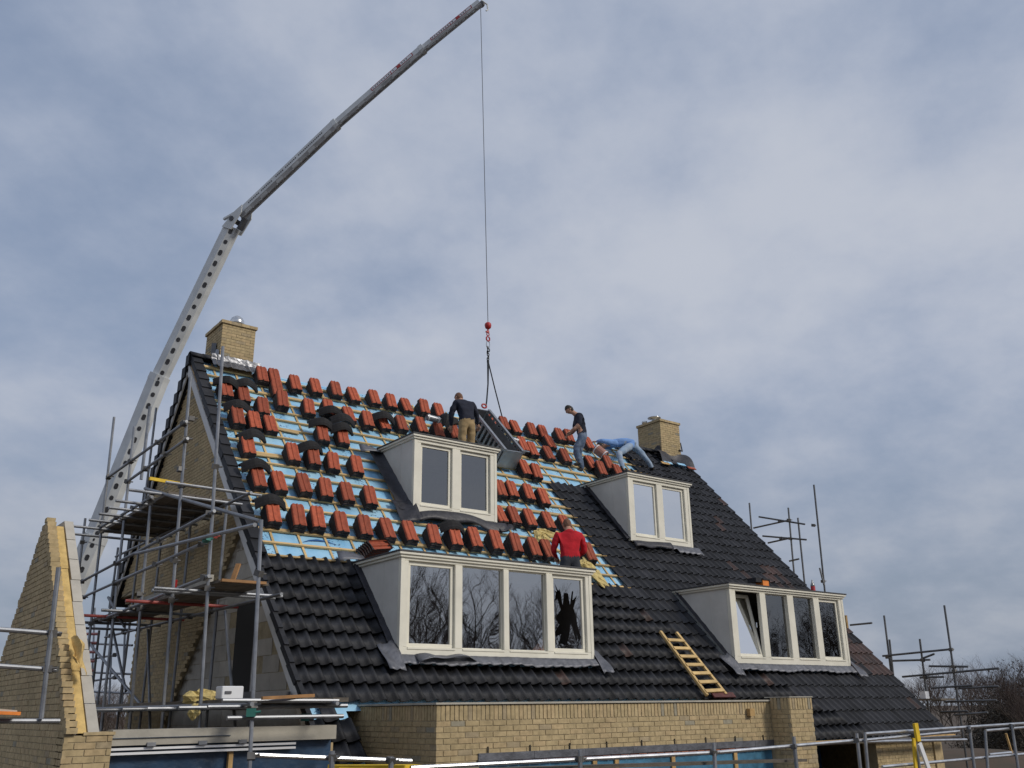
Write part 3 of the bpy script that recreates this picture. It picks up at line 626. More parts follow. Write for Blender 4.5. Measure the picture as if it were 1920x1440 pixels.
    # room behind the glass
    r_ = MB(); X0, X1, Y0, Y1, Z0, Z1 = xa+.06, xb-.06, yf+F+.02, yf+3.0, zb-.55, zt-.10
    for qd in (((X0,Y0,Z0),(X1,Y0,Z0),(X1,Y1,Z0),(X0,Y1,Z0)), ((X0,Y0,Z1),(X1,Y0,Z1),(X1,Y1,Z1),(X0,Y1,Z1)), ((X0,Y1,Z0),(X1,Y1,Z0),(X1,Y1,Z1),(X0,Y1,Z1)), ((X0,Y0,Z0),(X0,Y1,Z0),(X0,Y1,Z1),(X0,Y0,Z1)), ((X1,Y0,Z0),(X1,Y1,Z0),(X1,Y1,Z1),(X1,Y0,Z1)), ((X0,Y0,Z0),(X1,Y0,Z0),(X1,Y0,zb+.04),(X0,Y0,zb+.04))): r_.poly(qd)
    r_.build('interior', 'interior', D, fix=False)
    if key == 'A': MB().bar((4.5, yf+.5, .5), (5.3, yf+.9, 1.0), .22, .05).build('leaning_board', 'orange', D)
    # lead flashing
    s0 = (yf*CT + zb*ST)
    rgf = random.Random(ord(key))
    if key in 'AD':
        t = MB(); n = int((xb-xa)/.035)
        def lf(u, v): 
            x = xa-.03 + (xb-xa+.06)*u; ph = (x/TW) % 1
            s = s0 + .03 - v*(.21+.02*math.sin(x*3.1)+.012*math.sin(x*7.7)); nn = .055 - v*.02 + (tile_profile(ph) + .035)*v*.55
            return RP(x, s, nn) if v > .05 else Vector((x, yf+.02, zb+.02))
        t.grid(lf, n, 5); o_ = t.build('lead_apron', 'lead', D, smooth=True, fix=False); o_.modifiers.new('s', 'SOLIDIFY').thickness = .004
        for sx, xx in ((0, xa), (1, xb)):
            t = MB(); dx = -.30 if sx == 0 else .22
            t.grid(lambda u, v: RP(xx + dx*u, s0+.25 - .55*v - .05*u + .03*math.sin(9*u+5*v), .045 + .03*math.sin(5*u+4*v) + .02*v), 6, 6)
            t.build('corner_flashing', 'lead', D, smooth=True, fix=False).modifiers.new('s', 'SOLIDIFY').thickness = .004
    if key == 'A':
        t = MB(); t.grid(lambda u, v: RP(xa+.25+1.1*u, s0-.02 - .17*v*(1-.4*u) , .07 + .10*v*math.sin(math.pi*u)**.7 + .03*math.sin(11*u)), 14, 4); t.build('lifted_lead', 'lead', D, smooth=True, fix=False).modifiers.new('s', 'SOLIDIFY').thickness = .004
    if key == 'B':
        t = MB()
        t.grid(lambda u, v: Vector((xa+.05+(xb-xa+.1)*u, yf-.03-.14*v - .03*math.sin(7*u)*v, zb+.10*math.sin(math.pi*min(1, u*1.25))-.02 + (.06-.26*v)*v + .04*math.sin(13*u)*v)), 24, 6)
        t.build('curled_lead', 'blacklead', D, smooth=True, fix=False, label='dark lead flap curling up over the sill').modifiers.new('s', 'SOLIDIFY').thickness = .005
        t = MB(); t.grid(lambda u, v: RP(xb-.05+.3*u, s0+.3-.6*v, .04+.10*math.sin(6*v+3*u)*u), 6, 8); t.build('corner_flashing', 'blacklead', D, smooth=True, fix=False).modifiers.new('s', 'SOLIDIFY').thickness = .005
        t = MB(); t.grid(lambda u, v: RP(xa-.36+.42*u, s0+.30-.62*v, .02+.12*(u**3)+.02*math.sin(7*u+5*v)), 8, 8); t.build('corner_flashing', 'blacklead', D, smooth=True, fix=False).modifiers.new('s', 'SOLIDIFY').thickness = .005
    if key == 'C':
        t = MB(); t.grid(lambda u, v: Vector((xa-.02+1.2*u, yf-.02-.15*v-.02*math.sin(8*u), zb+.06*u-.01 + (.05-.2*v)*v+.02*math.sin(12*u)*v)), 16, 5); t.build('curled_lead', 'blacklead', D, smooth=True, fix=False).modifiers.new('s', 'SOLIDIFY').thickness = .005
        t = MB(); t.grid(lambda u, v: RP(xa+.3+(xb-xa-.1)*u, s0+.02-(.16+.10*(u > .55))*v, .03+.02*math.sin(2*math.pi*(xa+2.1*u)/TW)*v), 40, 3); t.build('lead_apron', 'lead', D, smooth=True, fix=False).modifiers.new('s', 'SOLIDIFY').thickness = .004
        t = MB(); t.poly([RP(xa+.15, s0-.02, .022), RP(xa+1.15, s0-.02, .022), RP(xa+1.1, s0-.16, .026), RP(xa+.22, s0-.14, .026)]); t.build('foil_strip', 'foil', D, fix=False)
    # dark soakers along the left cheek
    s1 = (zt-.1)/ST; t = MB(); wd = .26 if key == 'B' else .10
    t.grid(lambda u, v: RP(xa-wd+(wd+.004)*u, s0+.05+(s1-s0)*v, (.028 + .07*u**4 if key == 'B' else .030+.02*u) + (.006*math.sin(40*v))), 4, 14); t.build('cheek_flashing', 'blacklead', D, smooth=True, fix=False)
    if key in 'AB':                                      # lead piece on the back left corner of the roof
        pc = onroof(*((655, 1045) if key == 'A' else (692, 843)), .08)
        t = MB(); t.grid(lambda u, v: RP(pc.x-.2+.5*u, to_s(pc)-.08+.2*v, .05+.05*math.sin(3*u+v)+.04*u), 5, 3); t.build('corner_lead', 'lead', D, smooth=True, fix=False).modifiers.new('s', 'SOLIDIFY').thickness = .006
# --- chimneys
def chimney(xa, xb, ya, yb, zt, lab):
    ztop = zt-.07
    base = ya*TT-.3
    ch = MB().box((xa+.008, ya+.008, base), (xb-.008, yb-.008, ztop)).build('chimney', 'mortar', house, label=lab)
    for O, ud, nd, wd in (((xa, ya+.006, 0), (1,0,0), (0,-1,0), xb-xa), ((xa+.006, yb, 0), (0,-1,0), (-1,0,0), yb-ya), ((xb-.006, ya, 0), (0,1,0), (1,0,0), yb-ya), ((xb, yb-.006, 0), (-1,0,0), (0,1,0), xb-xa)):
        add_bricks(ch, O, ud, nd, brick_cells(wd, base, ztop, lambda u, z: True), seed=9)
    t = MB(); wd = xb-xa+.05; k = 0
    t.box((xa-.025, ya-.025, ztop), (xb+.025, yb+.025, zt-.004)); t.build('capping', 'mortar', ch)
    cells = [(u*.21+.005, min(u*.21+.205, xb-xa+.06), ztop+.004, zt) for u in range(int((xb-xa+.06)/.21)+1)]
    add_bricks(ch, (xa-.03, ya-.026, 0), (1,0,0), (0,-1,0), cells, 'capping_brick', 10)
    cells = [(u*.21+.005, min(u*.21+.205, yb-ya+.06), ztop+.004, zt) for u in range(int((yb-ya+.06)/.21)+1)]
    add_bricks(ch, (xa-.026, yb+.03, 0), (0,-1,0), (-1,0,0), cells, 'capping_brick', 10)
    return ch
chl = chimney(.54, 1.27, 6.22, 7.19, 7.74, 'left yellow brick chimney with silver flashing')
chr_ = chimney(13.65, 14.46, 6.17, 7.10, 7.845, 'right yellow brick chimney with steel flues')
t = MB(); t.lathe((.98, 6.62, 7.74), [(.14, 0), (.14, .10), (.165, .12), (.155, .21), (.12, .28), (.06, .325), (.01, .335)], 14); t.build('cowl', 'steelcap', chl, smooth=True)
t = MB(); t.lathe((14.0, 6.72, 7.84), [(.10, 0), (.10, .12), (.07, .16), (.07, .19), (.20, .215), (.20, .235), (.05, .27)], 14); t.build('flue', 'steelcap', chr_, smooth=True)
t = MB(); t.lathe((13.84, 6.98, 7.84), [(.06, 0), (.06, .08), (.085, .10), (.085, .15), (.02, .17)], 12); t.build('flue', 'steelcap', chr_, smooth=True)
rgs = random.Random(8)
fold = [rgs.uniform(-.03, .03) for i in range(19)]
jit = [[fold[i]+rgs.uniform(-.010, .010) for i in range(19)] for j in range(8)]
def sil(u, v):
    i, j = int(u*18), int(v*7); x = .36+1.06*u
    if v < .45: return Vector((x, 6.20-.012-abs(jit[j][i])*.5, 6.93-.35*v+jit[j][i]*.4))
    p = RP(x+jit[j][i]*.3, SR-.05-.58*(v-.40), .08+jit[j][i]*.5); return p
t = MB(); t.grid(sil, 18, 7); t.build('silver_flashing', 'silver', chl, fix=False)
t = MB(); t.grid(lambda u, v: Vector((.52-.03-.02*math.sin(9*u), 6.15+.55*u, 6.72+.3*v+.06*math.sin(5*u))), 6, 3); t.build('side_flashing', 'silver', chl, fix=False)
t = MB(); t.grid(lambda u, v: Vector((.52, 6.45+.3*u, 7.02+.26*v+.1*u)), 3, 2); t.build('dark_patch', 'blacklead', chl, fix=False)
t = MB(); t.grid(lambda u, v: RP(13.3+1.35*u, SR-.62+.55*v, .06+.12*math.sin(5*u+2)*math.sin(3*v)+.06*v), 12, 6); t.build('chimney_flashing', 'blacklead', chr_, smooth=True, fix=False)
t = MB(); t.grid(lambda u, v: Vector((13.62, 6.2+.6*u, 6.7+.36*v*(.5+.5*math.sin(4*u+1)))), 6, 3); t.build('chimney_flashing', 'blacklead', chr_, smooth=True, fix=False)
t = MB(); t.path([Vector((14.5, 6.2, 7.25)), Vector((14.52, 6.18, 7.05)), Vector((14.50, 6.15, 6.98)), Vector((14.36, 6.14, 7.0))], .02, 5); t.build('loose_flap', 'blacklead', chr_)
for x, s, mt_ in ((13.5, 8.66, 'foil'), (14.1, 8.72, 'foil'), (13.35, 8.6, 'timber'), (14.45, 8.62, 'tile_red')):
    MB().box((-.16, -.05, 0), (.16, .05, .02), M4=Matrix.Translation(RP(x, s, .05)) @ ROOFROT).build('foil_patch' if mt_ == 'foil' else 'offcut', mt_, roof)
# blue printed arc on the foil
t = MB(); pts = [(568, 1016), (580, 1012), (594, 1011), (612, 1014), (630, 1021)]
up_ = [onroof(x, y, -.090) for x, y in pts]; lo_ = [onroof(x, y+3.2*(1-abs(i-2)/2.4), -.090) for i, (x, y) in enumerate(pts)]
for i in range(4): t.poly([up_[i], up_[i+1], lo_[i+1], lo_[i]])
M['print'] = mat('blue_print', (0.02, 0.10, 0.30), 0.6); t.build('printed_arc', 'print', roof, fix=False)
# ================================================================== TILE STACKS ON THE ROOF
def stack_tile(name, mats=('tile_red', 'tile_dark')):
    t = MB(); wd, ln = .245, .44
    prof = [(0, -.016), (.05, .012), (.10, .018), (.16, .008), (.38, .006), (.44, .022), (.50, .023), (.55, -.002), (.72, .004), (.86, .018), (.94, .014), (1, -.016)]
    rows = [(0, .0, 1.0), (.03, .010, 1.0), (.055, .0, 1.0), (.37, .0, 1.0), (.42, -.004, .88), (ln, -.010, .72)]
    def P(u, dz, y, sc_, lift): return (wd*((u-.5)*sc_), y + (.012*math.cos(2*math.pi*(u-.5)) if y < .02 else (.012 if (y > .44 and int(u*10) % 2) else 0)), dz+lift)
    top = [[t.vert(P(u, dz, y, s_, lf)) for u, dz in prof] for y, lf, s_ in rows]
    bot = [[t.vert((P(u, dz, y, s_, lf)[0], P(u, dz, y, s_, lf)[1], min(dz+lf, .004)-.022)) for u, dz in prof] for y, lf, s_ in rows]
    n = len(prof)
    for j in range(len(rows)-1):
        for i in range(n-1):
            t.face((top[j][i], top[j][i+1], top[j+1][i+1], top[j+1][i]), 0)
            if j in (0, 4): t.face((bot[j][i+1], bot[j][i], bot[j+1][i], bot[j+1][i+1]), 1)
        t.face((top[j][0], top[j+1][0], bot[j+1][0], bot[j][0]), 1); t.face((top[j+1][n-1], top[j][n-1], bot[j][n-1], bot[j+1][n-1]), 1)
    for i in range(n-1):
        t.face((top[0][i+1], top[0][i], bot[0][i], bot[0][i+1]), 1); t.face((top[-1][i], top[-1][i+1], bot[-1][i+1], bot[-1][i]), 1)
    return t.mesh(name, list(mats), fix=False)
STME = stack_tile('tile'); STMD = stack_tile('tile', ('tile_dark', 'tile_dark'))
ORD = ['first', 'second', 'third', 'fourth', 'fifth', 'sixth', 'seventh', 'eighth', 'ninth', 'tenth', 'eleventh', 'twelfth', 'thirteenth', 'fourteenth', 'fifteenth']
ROWS = [
 ('along the ridge left of the crane basket', [(492.7,700),(515.7,703),(555,715.5),(593.6,721.6),(630.5,727),(665.7,736),(703,742.8),(733.4,749),(764.5,755.7),(794.3,761.8),(824,767)]),
 ('in the second row below the ridge', [(425,727.7),(458.2,735.8),(493.4,758),(529.3,748),(579.4,760.2),(616,764),(656.9,773),(689.4,783.4),(722.5,787.5),(753,790.9),(789.6,796.3),(822,803.7),(851.9,809)]),
 ('in the third row below the ridge', [(447.3,779),(478.5,785.3),(509.6,790),(606,810),(643.3,815.3)]),
 ('in the fourth row below the ridge', [(467,832),(551,846),(588.2,854.4),(624.5,862),(669,868.7)]),
 ('in the row left of the upper left dormer', [(486.7,892.3),(526,900.4),(572.6,903.8),(611,912),(652,920.3),(694.8,926.4)]),
 ('in the lowest long row of stacks', [(513,959.3),(559.8,966.8),(595.5,970),(639.7,976),(684,981.9),(728,988.6),(770,993.4),(813.3,1000),(852,1003.7),(890.5,1007.5),(929.4,1012.8),(965.7,1017),(1002,1023.4),(1028.6,1027),(1104.7,1034)]),
 ('right of the upper left dormer sill', [(941,959.7),(964.8,964),(994,968.5),(1029.5,973.9),(1062,977.4)]),
 ('in the short row right of the upper left dormer', [(938.3,913),(960.4,914.5),(990.5,919.8),(1019.7,928.7)]),
 ('in the pair below the crane basket', [(985,874),(1005.5,881)]),
 ('in the row between crane basket and standing worker', [(981.7,833),(999.7,839.6),(1031,846),(1061,852.5)]),
 ('along the ridge right of the crane basket', [(919,782),(946,791.7),(968.5,797),(997,802.8),(1018.5,807.5),(1050.8,813.4),(1067,815),(1106,827.5)]),
 ('in the cluster before the bending worker', [(1110,863.4),(1126.6,877.5),(1140.6,867.3),(1159,881)]),
 ('leaning between the ridge row and second row', [(521.8,724.3), (1033.5,825)]),
]
rs = random.Random(21)
def make_stack(px, py, label, layers=6):
    c = onroof(px, py, .15); s = to_s(c)-.215; x = c.x
    base = Matrix.Translation(RP(x, s, -.035)) @ ROOFROT @ Matrix.Rotation(R(rs.uniform(-4, 4)), 4, 'Z')
    th_ = thing('tile_stack', label, 'tile stack', group='stacks of roof tiles on the battens', mat4=base)
    t0 = rs.uniform(-1.5, 1.5)
    for i in range(layers):
        m4 = base @ Matrix.Translation((rs.uniform(-.006, .006), rs.uniform(-.008, .008), .020+.021*i)) @ Matrix.Rotation(R(1.5+2.5*i+t0*.3*i/layers), 4, 'X') @ Matrix.Rotation(R(rs.uniform(-1.2, 1.2)), 4, 'Z')
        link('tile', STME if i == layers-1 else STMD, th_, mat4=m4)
    return base
STK = {}
for desc, pts in ROWS:
    n = len(pts)
    for k, (px, py) in enumerate(pts):
        if 'leaning' in desc: lab = 'red tile stack leaning on the ' + ('ridge row just right of the left chimney' if k == 0 else 'ridge row left of the standing worker')
        else: lab = 'red tile stack, ' + ORD[k] + ' from left ' + desc
        STK[(px, py)] = make_stack(px, py, lab, rs.choice((5, 6, 6, 6, 7)) if 'leaning' not in desc else 5)
# loose black angled tiles lying over the upper ends of stacks
def angle_tile():
    t = MB(); N = 8
    def f_(u, v): q = 2*v-1; return (.25*q, .17*(u-.5)+.02*math.sin(3*v), .08 - .15*abs(q)**1.6 - .05*abs(2*u-1)**3 + .012*math.cos(3*math.pi*u))
    t.grid(f_, 6, 8); me = t.mesh('verge_tile', 'loosetile', smooth=False, fix=False); return me
ATM = angle_tile()
LOOSE = [(427,713,-8,'on the first stack from the left just under the chimney'), (460,717,6,'on the stack under the crinkled silver flashing'), (446,758,0,'on the leftmost stack of the third row'), (474,813,12,'on the leftmost stack of the fourth row'),
         (481,869,10,'on the leftmost stack of the row left of the upper dormer'), (508,937,8,'on the leftmost stack of the lowest row'), (582,835,6,'on the third stack of the fourth row'), (849,984,2,'below the curled lead of the upper left dormer'),
         (604,791,-4,'in the heap, nearest the verge'), (644,783,4,'in the heap, furthest from the verge'), (641,799,10,'in the heap, lowest of the three'), (622,768,0,'between two stacks of the second row'), (720,778,0,'behind the ninth stack of the second row')]
for px, py, rz, ds in LOOSE:
    c = onroof(px, py+5, .19); m4 = Matrix.Translation(c) @ ROOFROT @ Matrix.Rotation(R(rz+rs.uniform(-4, 4)), 4, 'Z') @ Matrix.Rotation(R(10), 4, 'X')
    o = link('verge_tile', ATM, mat4=m4); o.modifiers.new('s', 'SOLIDIFY').thickness = .05
    tag(o, 'loose black curved tile ' + ds, 'roof tile', 'loose black tiles on the stacks')
for px, py, ds in ((838, 786, 'upper'), (850, 794, 'lower')):
    c = onroof(px, py, .22); o = link('verge_tile', ATM, mat4=Matrix.Translation(c) @ ROOFROT @ Matrix.Rotation(R(70 if ds == 'upper' else 20), 4, 'Z')); o.modifiers.new('s', 'SOLIDIFY').thickness = .05
    tag(o, ds + ' black curved tile piled left of the worker in khaki trousers', 'roof tile', 'loose black tiles on the stacks')
# flat pile of tiles by the corner of the wide dormer
pl_ = onroof(700, 1036, .05); th_ = thing('tile_pile', 'dark fanned pile of tiles behind the corner of the wide left dormer', 'tile stack', pl_)
for i in range(6): link('tile', STME, th_, mat4=Matrix.Translation(RP(pl_.x-.25+.03*i, to_s(pl_)-.03+.012*i, .0+.03*i)) @ ROOFROT @ Matrix.Rotation(R(-78), 4, 'Z') @ Matrix.Rotation(R(180), 4, 'Y'))
# mineral wool scraps
def wool(px, py, off, dims, lab, seed, surf=None):
    c = surf if surf is not None else onroof(px, py, off); rg = random.Random(seed); t = MB(); N, Mv = 14, 9
    ph = [rg.uniform(0, 6) for _ in range(6)]
    def f_(u, v):
        a, b = 2*math.pi*u, math.pi*v; k = 1 + .22*math.sin(3*a+ph[0]+2*b) + .16*math.sin(5*a+ph[1]-3*b) + .10*math.sin(9*b+ph[2]+a)
        return Vector((dims[0]*k*math.sin(b)*math.cos(a), dims[1]*k*math.sin(b)*math.sin(a), dims[2]*k*math.cos(b)))
    t.grid(f_, N, Mv); m4 = Matrix.Translation(c) @ (ROOFROT if surf is None else Matrix.Identity(4))
    o = t.build('mineral_wool', 'wool', mat4=m4, smooth=False, fix=False); tag(o, lab, 'insulation', 'scraps of mineral wool'); return o
wool(1020, 1000, .10, (.26, .10, .07), 'yellow mineral wool tuft left of the red sweater worker', 1)
wool(1014, 1009, .08, (.16, .16, .08), 'yellow mineral wool scrap hanging just below the tuft by the red sweater', 2)
wool(1112, 1072, .02, (.17, .40, .05), 'yellow mineral wool strip at the right corner of the wide left dormer', 3)
wool(1095, 1058, .05, (.16, .10, .06), 'small yellow wool scrap at the right elbow side of the red sweater worker', 4)
# pipes and small things on the roof
def roofcyl(name, px, py, r, L, ang, matn, lab, cat, off=.2, bands=True):
    c = onroof(px, py, off); ax = Matrix.Rotation(R(ang), 4, 'Z'); d = (ROOFROT @ ax @ Vector((1, 0, 0, 0))).to_3d().normalized()
    th2 = thing(name, lab, cat, c - d*L/2)
    t = MB(); t.lathe(c-d*L/2, [(r*.86, .02), (r, 0), (r, L), (r*.86, L), (r*.86, L-.04)], 14, ax=d); t.build('barrel', matn, th2, smooth=False)
    if bands:
        for q in (.03, L-.05):
            t = MB(); t.lathe(c-d*(L/2-q), [(r*1.06, 0), (r*1.06, .025)], 14, ax=d); t.build('band', 'whiteplastic', th2)
roofcyl('flue_pipe', 812, 785, .075, .33, -8, 'galv', 'short silver pipe lying on stacks left of the khaki worker', 'pipe', .3)
roofcyl('vent_pipe', 1126, 848, .13, .36, -65, 'clay', 'pinkish grey clay pipe leaning beside the bending worker', 'pipe', .15)
roofcyl('flue_pipe', 962, 824, .05, .28, -8, 'galv', 'thin silver pipe lying beside the crane basket', 'pipe', .28)
t = MB(); c = onroof(1040, 1053, .06); t.box((-.16, -.04, 0), (.16, .06, .05), M4=Matrix.Translation(Vector((5.25, 1.25, 2.19)))); tag(t.build('white_offcut', 'whiteplastic'), 'white offcut lying on the wide left dormer roof beside the worker', 'offcut')
t = MB(); c = onroof(735, 790, .12); t.path([onroof(738, 776, .12), onroof(735, 784, .16), onroof(736, 790, .12)], .012, 5); tag(t.build('white_strap', 'whiteplastic'), 'white strap hanging between tile stacks of the second row', 'strap')
# ------------------------------------------------------------------ crane basket (tile cage) lying up the slope
bk = thing('tile_basket', 'grey metal slatted tile basket lying up the slope beneath the crane hook', 'basket', onroof(955, 872, .02))
pb = onroof(957, 872, .10); bs = to_s(pb); bx = pb.x
BM4 = Matrix.Translation(RP(bx-.10, bs-.02, .02)) @ ROOFROT @ Matrix.Rotation(R(3), 4, 'Z')
BWd, BLn, BHt = .54, 1.80, .46
def bpart(nm, a, b, mt='alu'): return MB().box(a, b, M4=BM4).build(nm, mt, bk)
bpart('end_panel', (-BWd/2, 0, 0), (BWd/2, .03, BHt)); bpart('end_panel', (-BWd/2, BLn-.03, 0), (BWd/2, BLn, BHt)); bpart('floor', (-BWd/2, .03, -.0), (BWd/2, BLn-.03, .02))
for sx in (-1, 1):
    x0 = sx*BWd/2
    bpart('top_rail', (x0-.035, -.01, BHt-.03), (x0+.035, BLn+.01, BHt+.03)); bpart('bottom_rail', (x0-.02, .0, .0), (x0+.02, BLn, .05))
    for k in range(11): bpart('slat', (x0-.012, .06+.17*k, .05), (x0+.012, .06+.17*k+.075, BHt-.03))
bpart('handle', (BWd/2-.02, .0, BHt+.03), (BWd/2+.16, .03, BHt+.05))
bpart('dark_inside', (-BWd/2+.06, .06, .03), (-BWd/2+.07, BLn-.05, BHt-.06), 'boomdark'); bpart('side_panel', (BWd/2-.06, .06, .03), (BWd/2-.05, BLn-.05, BHt-.06))  # dark panel added behind the slats for the basket's shaded inside
# ------------------------------------------------------------------ crane
HK = ony(915, 640, 5.3); TIP = None
def above(px, py, x, y):
    r = ray(px, py); tt = ((x-CAM.x)*r.x+(y-CAM.y)*r.y)/(r.x**2+r.y**2); return CAM + r*tt
TIP = above(901, 6, HK.x, HK.y)
CA = R(118); CN = (-math.sin(CA), math.cos(CA), 0); CDv = Vector(CN).dot(TIP)
def onc(px, py): return hit(px, py, CN, CDv)
PB = onc(112, 1180); dl = (onc(165, 1062)-onc(440, 412)).normalized(); tz = (GZ+1.4-PB.z)/dl.z; BASE = PB + dl*tz
crane = thing('mobile_crane', 'white telescopic knuckle boom crane rising from behind the house over the roof', 'crane', (BASE.x, BASE.y, GZ))
Wd = Vector(CN).normalized(); Wd = Wd if Wd.dot(CAM-TIP) > 0 else -Wd
def section(nm, p0, p1, h0, h1, w, flip=False):
    d = (p1-p0).normalized(); hv = Wd.cross(d).normalized()
    if hv.z < 0: hv = -hv
    def ring(p, h): return [p + Wd*a + hv*b for a, b in ((w*.5, -.14*h), (w*.44, h*.5), (-w*.44, h*.5), (-w*.5, -.14*h), (-w*.22, -h*.5), (w*.22, -h*.5))]
    t = MB(); A = [t.vert(q) for q in ring(p0, h0)]; B = [t.vert(q) for q in ring(p1, h1)]
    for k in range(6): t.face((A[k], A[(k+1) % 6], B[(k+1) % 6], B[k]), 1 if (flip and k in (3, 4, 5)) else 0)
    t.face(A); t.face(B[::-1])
    return t.build(nm, ['boom', 'boomshade'], crane), d, hv
def facept(p0, p1, h, w, f, lower, v):      # a point on a camera-side face; v 0..1 from ridge line to edge
    d = (p1-p0); hv = Wd.cross(d.normalized()).normalized(); hv = hv if hv.z > 0 else -hv
    sg = -1 if lower else 1
    a = Vector((w*.5, -.14*h)); b = Vector((w*(.22 if lower else .44), sg*h*.5)); q = a.lerp(b, v); n = (Wd*(h*(.36 if lower else .64)) + hv*sg*(w*(.28 if lower else .06))).normalized()
    return p0 + d*f + Wd*q.x + hv*q.y, n, (Wd*(b-a).x + hv*(b-a).y).normalized()
def plate(nm, parent, p0, p1, h, w, f, lower, ln, vt, matn, v=.5, out=.004, thick=.003):
    c, n, e = facept(p0, p1, h, w, f, lower, v); d = (p1-p0).normalized(); t = MB()
    M4 = Matrix((d, e, n)).transposed().to_4x4(); M4.translation = c + n*out
    k = min(ln, vt)*.28; pts = [(-ln/2+k, -vt/2), (ln/2-k, -vt/2), (ln/2, -vt/2+k), (ln/2, vt/2-k), (ln/2-k, vt/2), (-ln/2+k, vt/2), (-ln/2, vt/2-k), (-ln/2, -vt/2+k)]
    t.prism([M4 @ Vector((x, y, 0)) for x, y in pts], n*thick); return t.build(nm, matn, parent)
K0, K1, K2 = onc(437, 428), onc(300, 712), onc(180, 1012)
U0, U1, U2 = onc(452, 405), onc(630, 236), onc(792, 95)
LOW = [(BASE, K2, .62, .56), (K2, K1, .54, .48), (K1, K0, .45, .40)]
for i, (a, b, h, w) in enumerate(LOW):
    s_, d, hv = section('lower_boom', a, b, h, h, w)
    n = int((b-a).length/.34)
    for k in range(n):
        f = (k+.6)/n
        plate('hole_plate', s_, a, b, h, w, f, True, .17 if k % 3 else .13, .11, 'boomdark', .45)  # dark raised plates; the holes' unlit inside is put into their colour
    if i: 
        cpt = a; t = MB(); dd = d
        section('collar', a - d*.08, a + d*.12, h+.10, h+.09, w+.10)
        for q in (-.06, .08): plate('bolt', crane, a-d*.08, a+d*.12, h+.10, w+.10, .5+q, True, .05, .05, 'boomdark', .4)
UPP = [(U0, U1, .35, .25), (U1, U2, .29, .20), (U2, TIP, .24, .16)]
for i, (a, b, h, w) in enumerate(UPP):
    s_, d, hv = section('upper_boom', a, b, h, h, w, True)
    n = int((b-a).length/.62)
    for k in range(n): plate('hole_plate', s_, a, b, h, w, (k+.5)/n, True, .26, .09, 'boom', .5)
    t = MB()
    for q in (-1, 1): t.tube(a + Wd*(q*.05+.05) - hv*(h*.5+.02), b + Wd*(q*.05+.05) - hv*(h*.5+.02), .018, seg=6)
    for k in range(n*2): t.bar(a+(b-a)*(k/(2*n)) + Wd*.0 - hv*(h*.5), a+(b-a)*((k+.6)/(2*n)) + Wd*.12 - hv*(h*.5+.05), .012, .012, mi=1)
    t.build('hose_guide', ['boomshade', 'boom'], s_)
    if i: section('collar', a - d*.05, a + d*.08, h+.07, h+.06, w+.07)
# sign panels and small lettering on the upper boom
for (a, b, h, w, f0, ln) in ((U1, U2, .29, .20, .68, 1.55), (U2, TIP, .24, .16, .53, 1.45)):
    L = (b-a).length
    pn = plate('sign_panel', crane, a, b, h, w, f0, False, ln, .125, 'whiteplastic', .55)
    for vv in (.21, .89): plate('border', pn, a, b, h, w, f0, False, ln, .012, 'redpaint', vv, .009)
    for q in (-.5, -.02, .13, .5): plate('border', pn, a, b, h, w, f0+q*ln/L, False, .022, .13, 'redpaint', .55, .009)
    plate('arrow', pn, a, b, h, w, f0+.17*ln/L, False, .13, .10, 'redpaint', .5, .012)
    for k in range(16):
        q = -.46 + .055*k
        if -.06 < q < 0 or .08 < q < .24: continue
        plate('letter', pn, a, b, h, w, f0+q*ln/L, False, .035, .045, 'ink', .55, .010)
L = (U1-U0).length
for k in range(46):
    f = .12 + .017*k
    if k in (7, 15, 16, 22, 30): continue
    plate('letter', crane, U0, U1, .35, .25, f, False, .045, .05, 'ink', .5)
# knuckle
kn = (K0+U0)/2
t = MB(); dlow = (K0-K1).normalized(); dup = (U1-U0).normalized()
hv1 = Wd.cross(dlow).normalized()
for sx in (-.24, .21): t.prism([K0 + Wd*sx - dlow*.1 + (hv1)*.2, K0 + Wd*sx - dlow*.1 - hv1*.2, U0+Wd*sx+dup*.25-Vector((0,0,.18)), U0+Wd*sx+dup*.25+Vector((0,0,.08)), K0+Wd*sx+dlow*.45+hv1*.2*0], Wd*.03)
t.build('knuckle', 'boom', crane)
t = MB(); t.tube(kn-Wd*.28, kn+Wd*.27, .08, seg=12); t.build('knuckle_pin', 'boomdark', crane)
t = MB(); t.bar(onc(424, 414)+Wd*.1, onc(452, 398)+Wd*.1, .08, .06); t.build('link_arm', 'boom', crane)
t = MB(); t.tube(onc(452, 432)+Wd*.05, onc(462, 412)+Wd*.05, .10, seg=10); t.build('hydraulic_cylinder', 'boomdark', crane)
t = MB(); t.tube(onc(302, 770)+Wd*.42, onc(286, 905)+Wd*.42, .045, seg=8); t.build('hydraulic_line', 'galv', crane)
# turret on the ground behind the house
t = MB(); t.lathe((BASE.x, BASE.y, GZ), [(.9, 0), (.9, .5), (.6, .6), (.55, 1.5), (.7, 1.6), (.7, 2.0)], 16); t.build('turret', 'boom', crane)
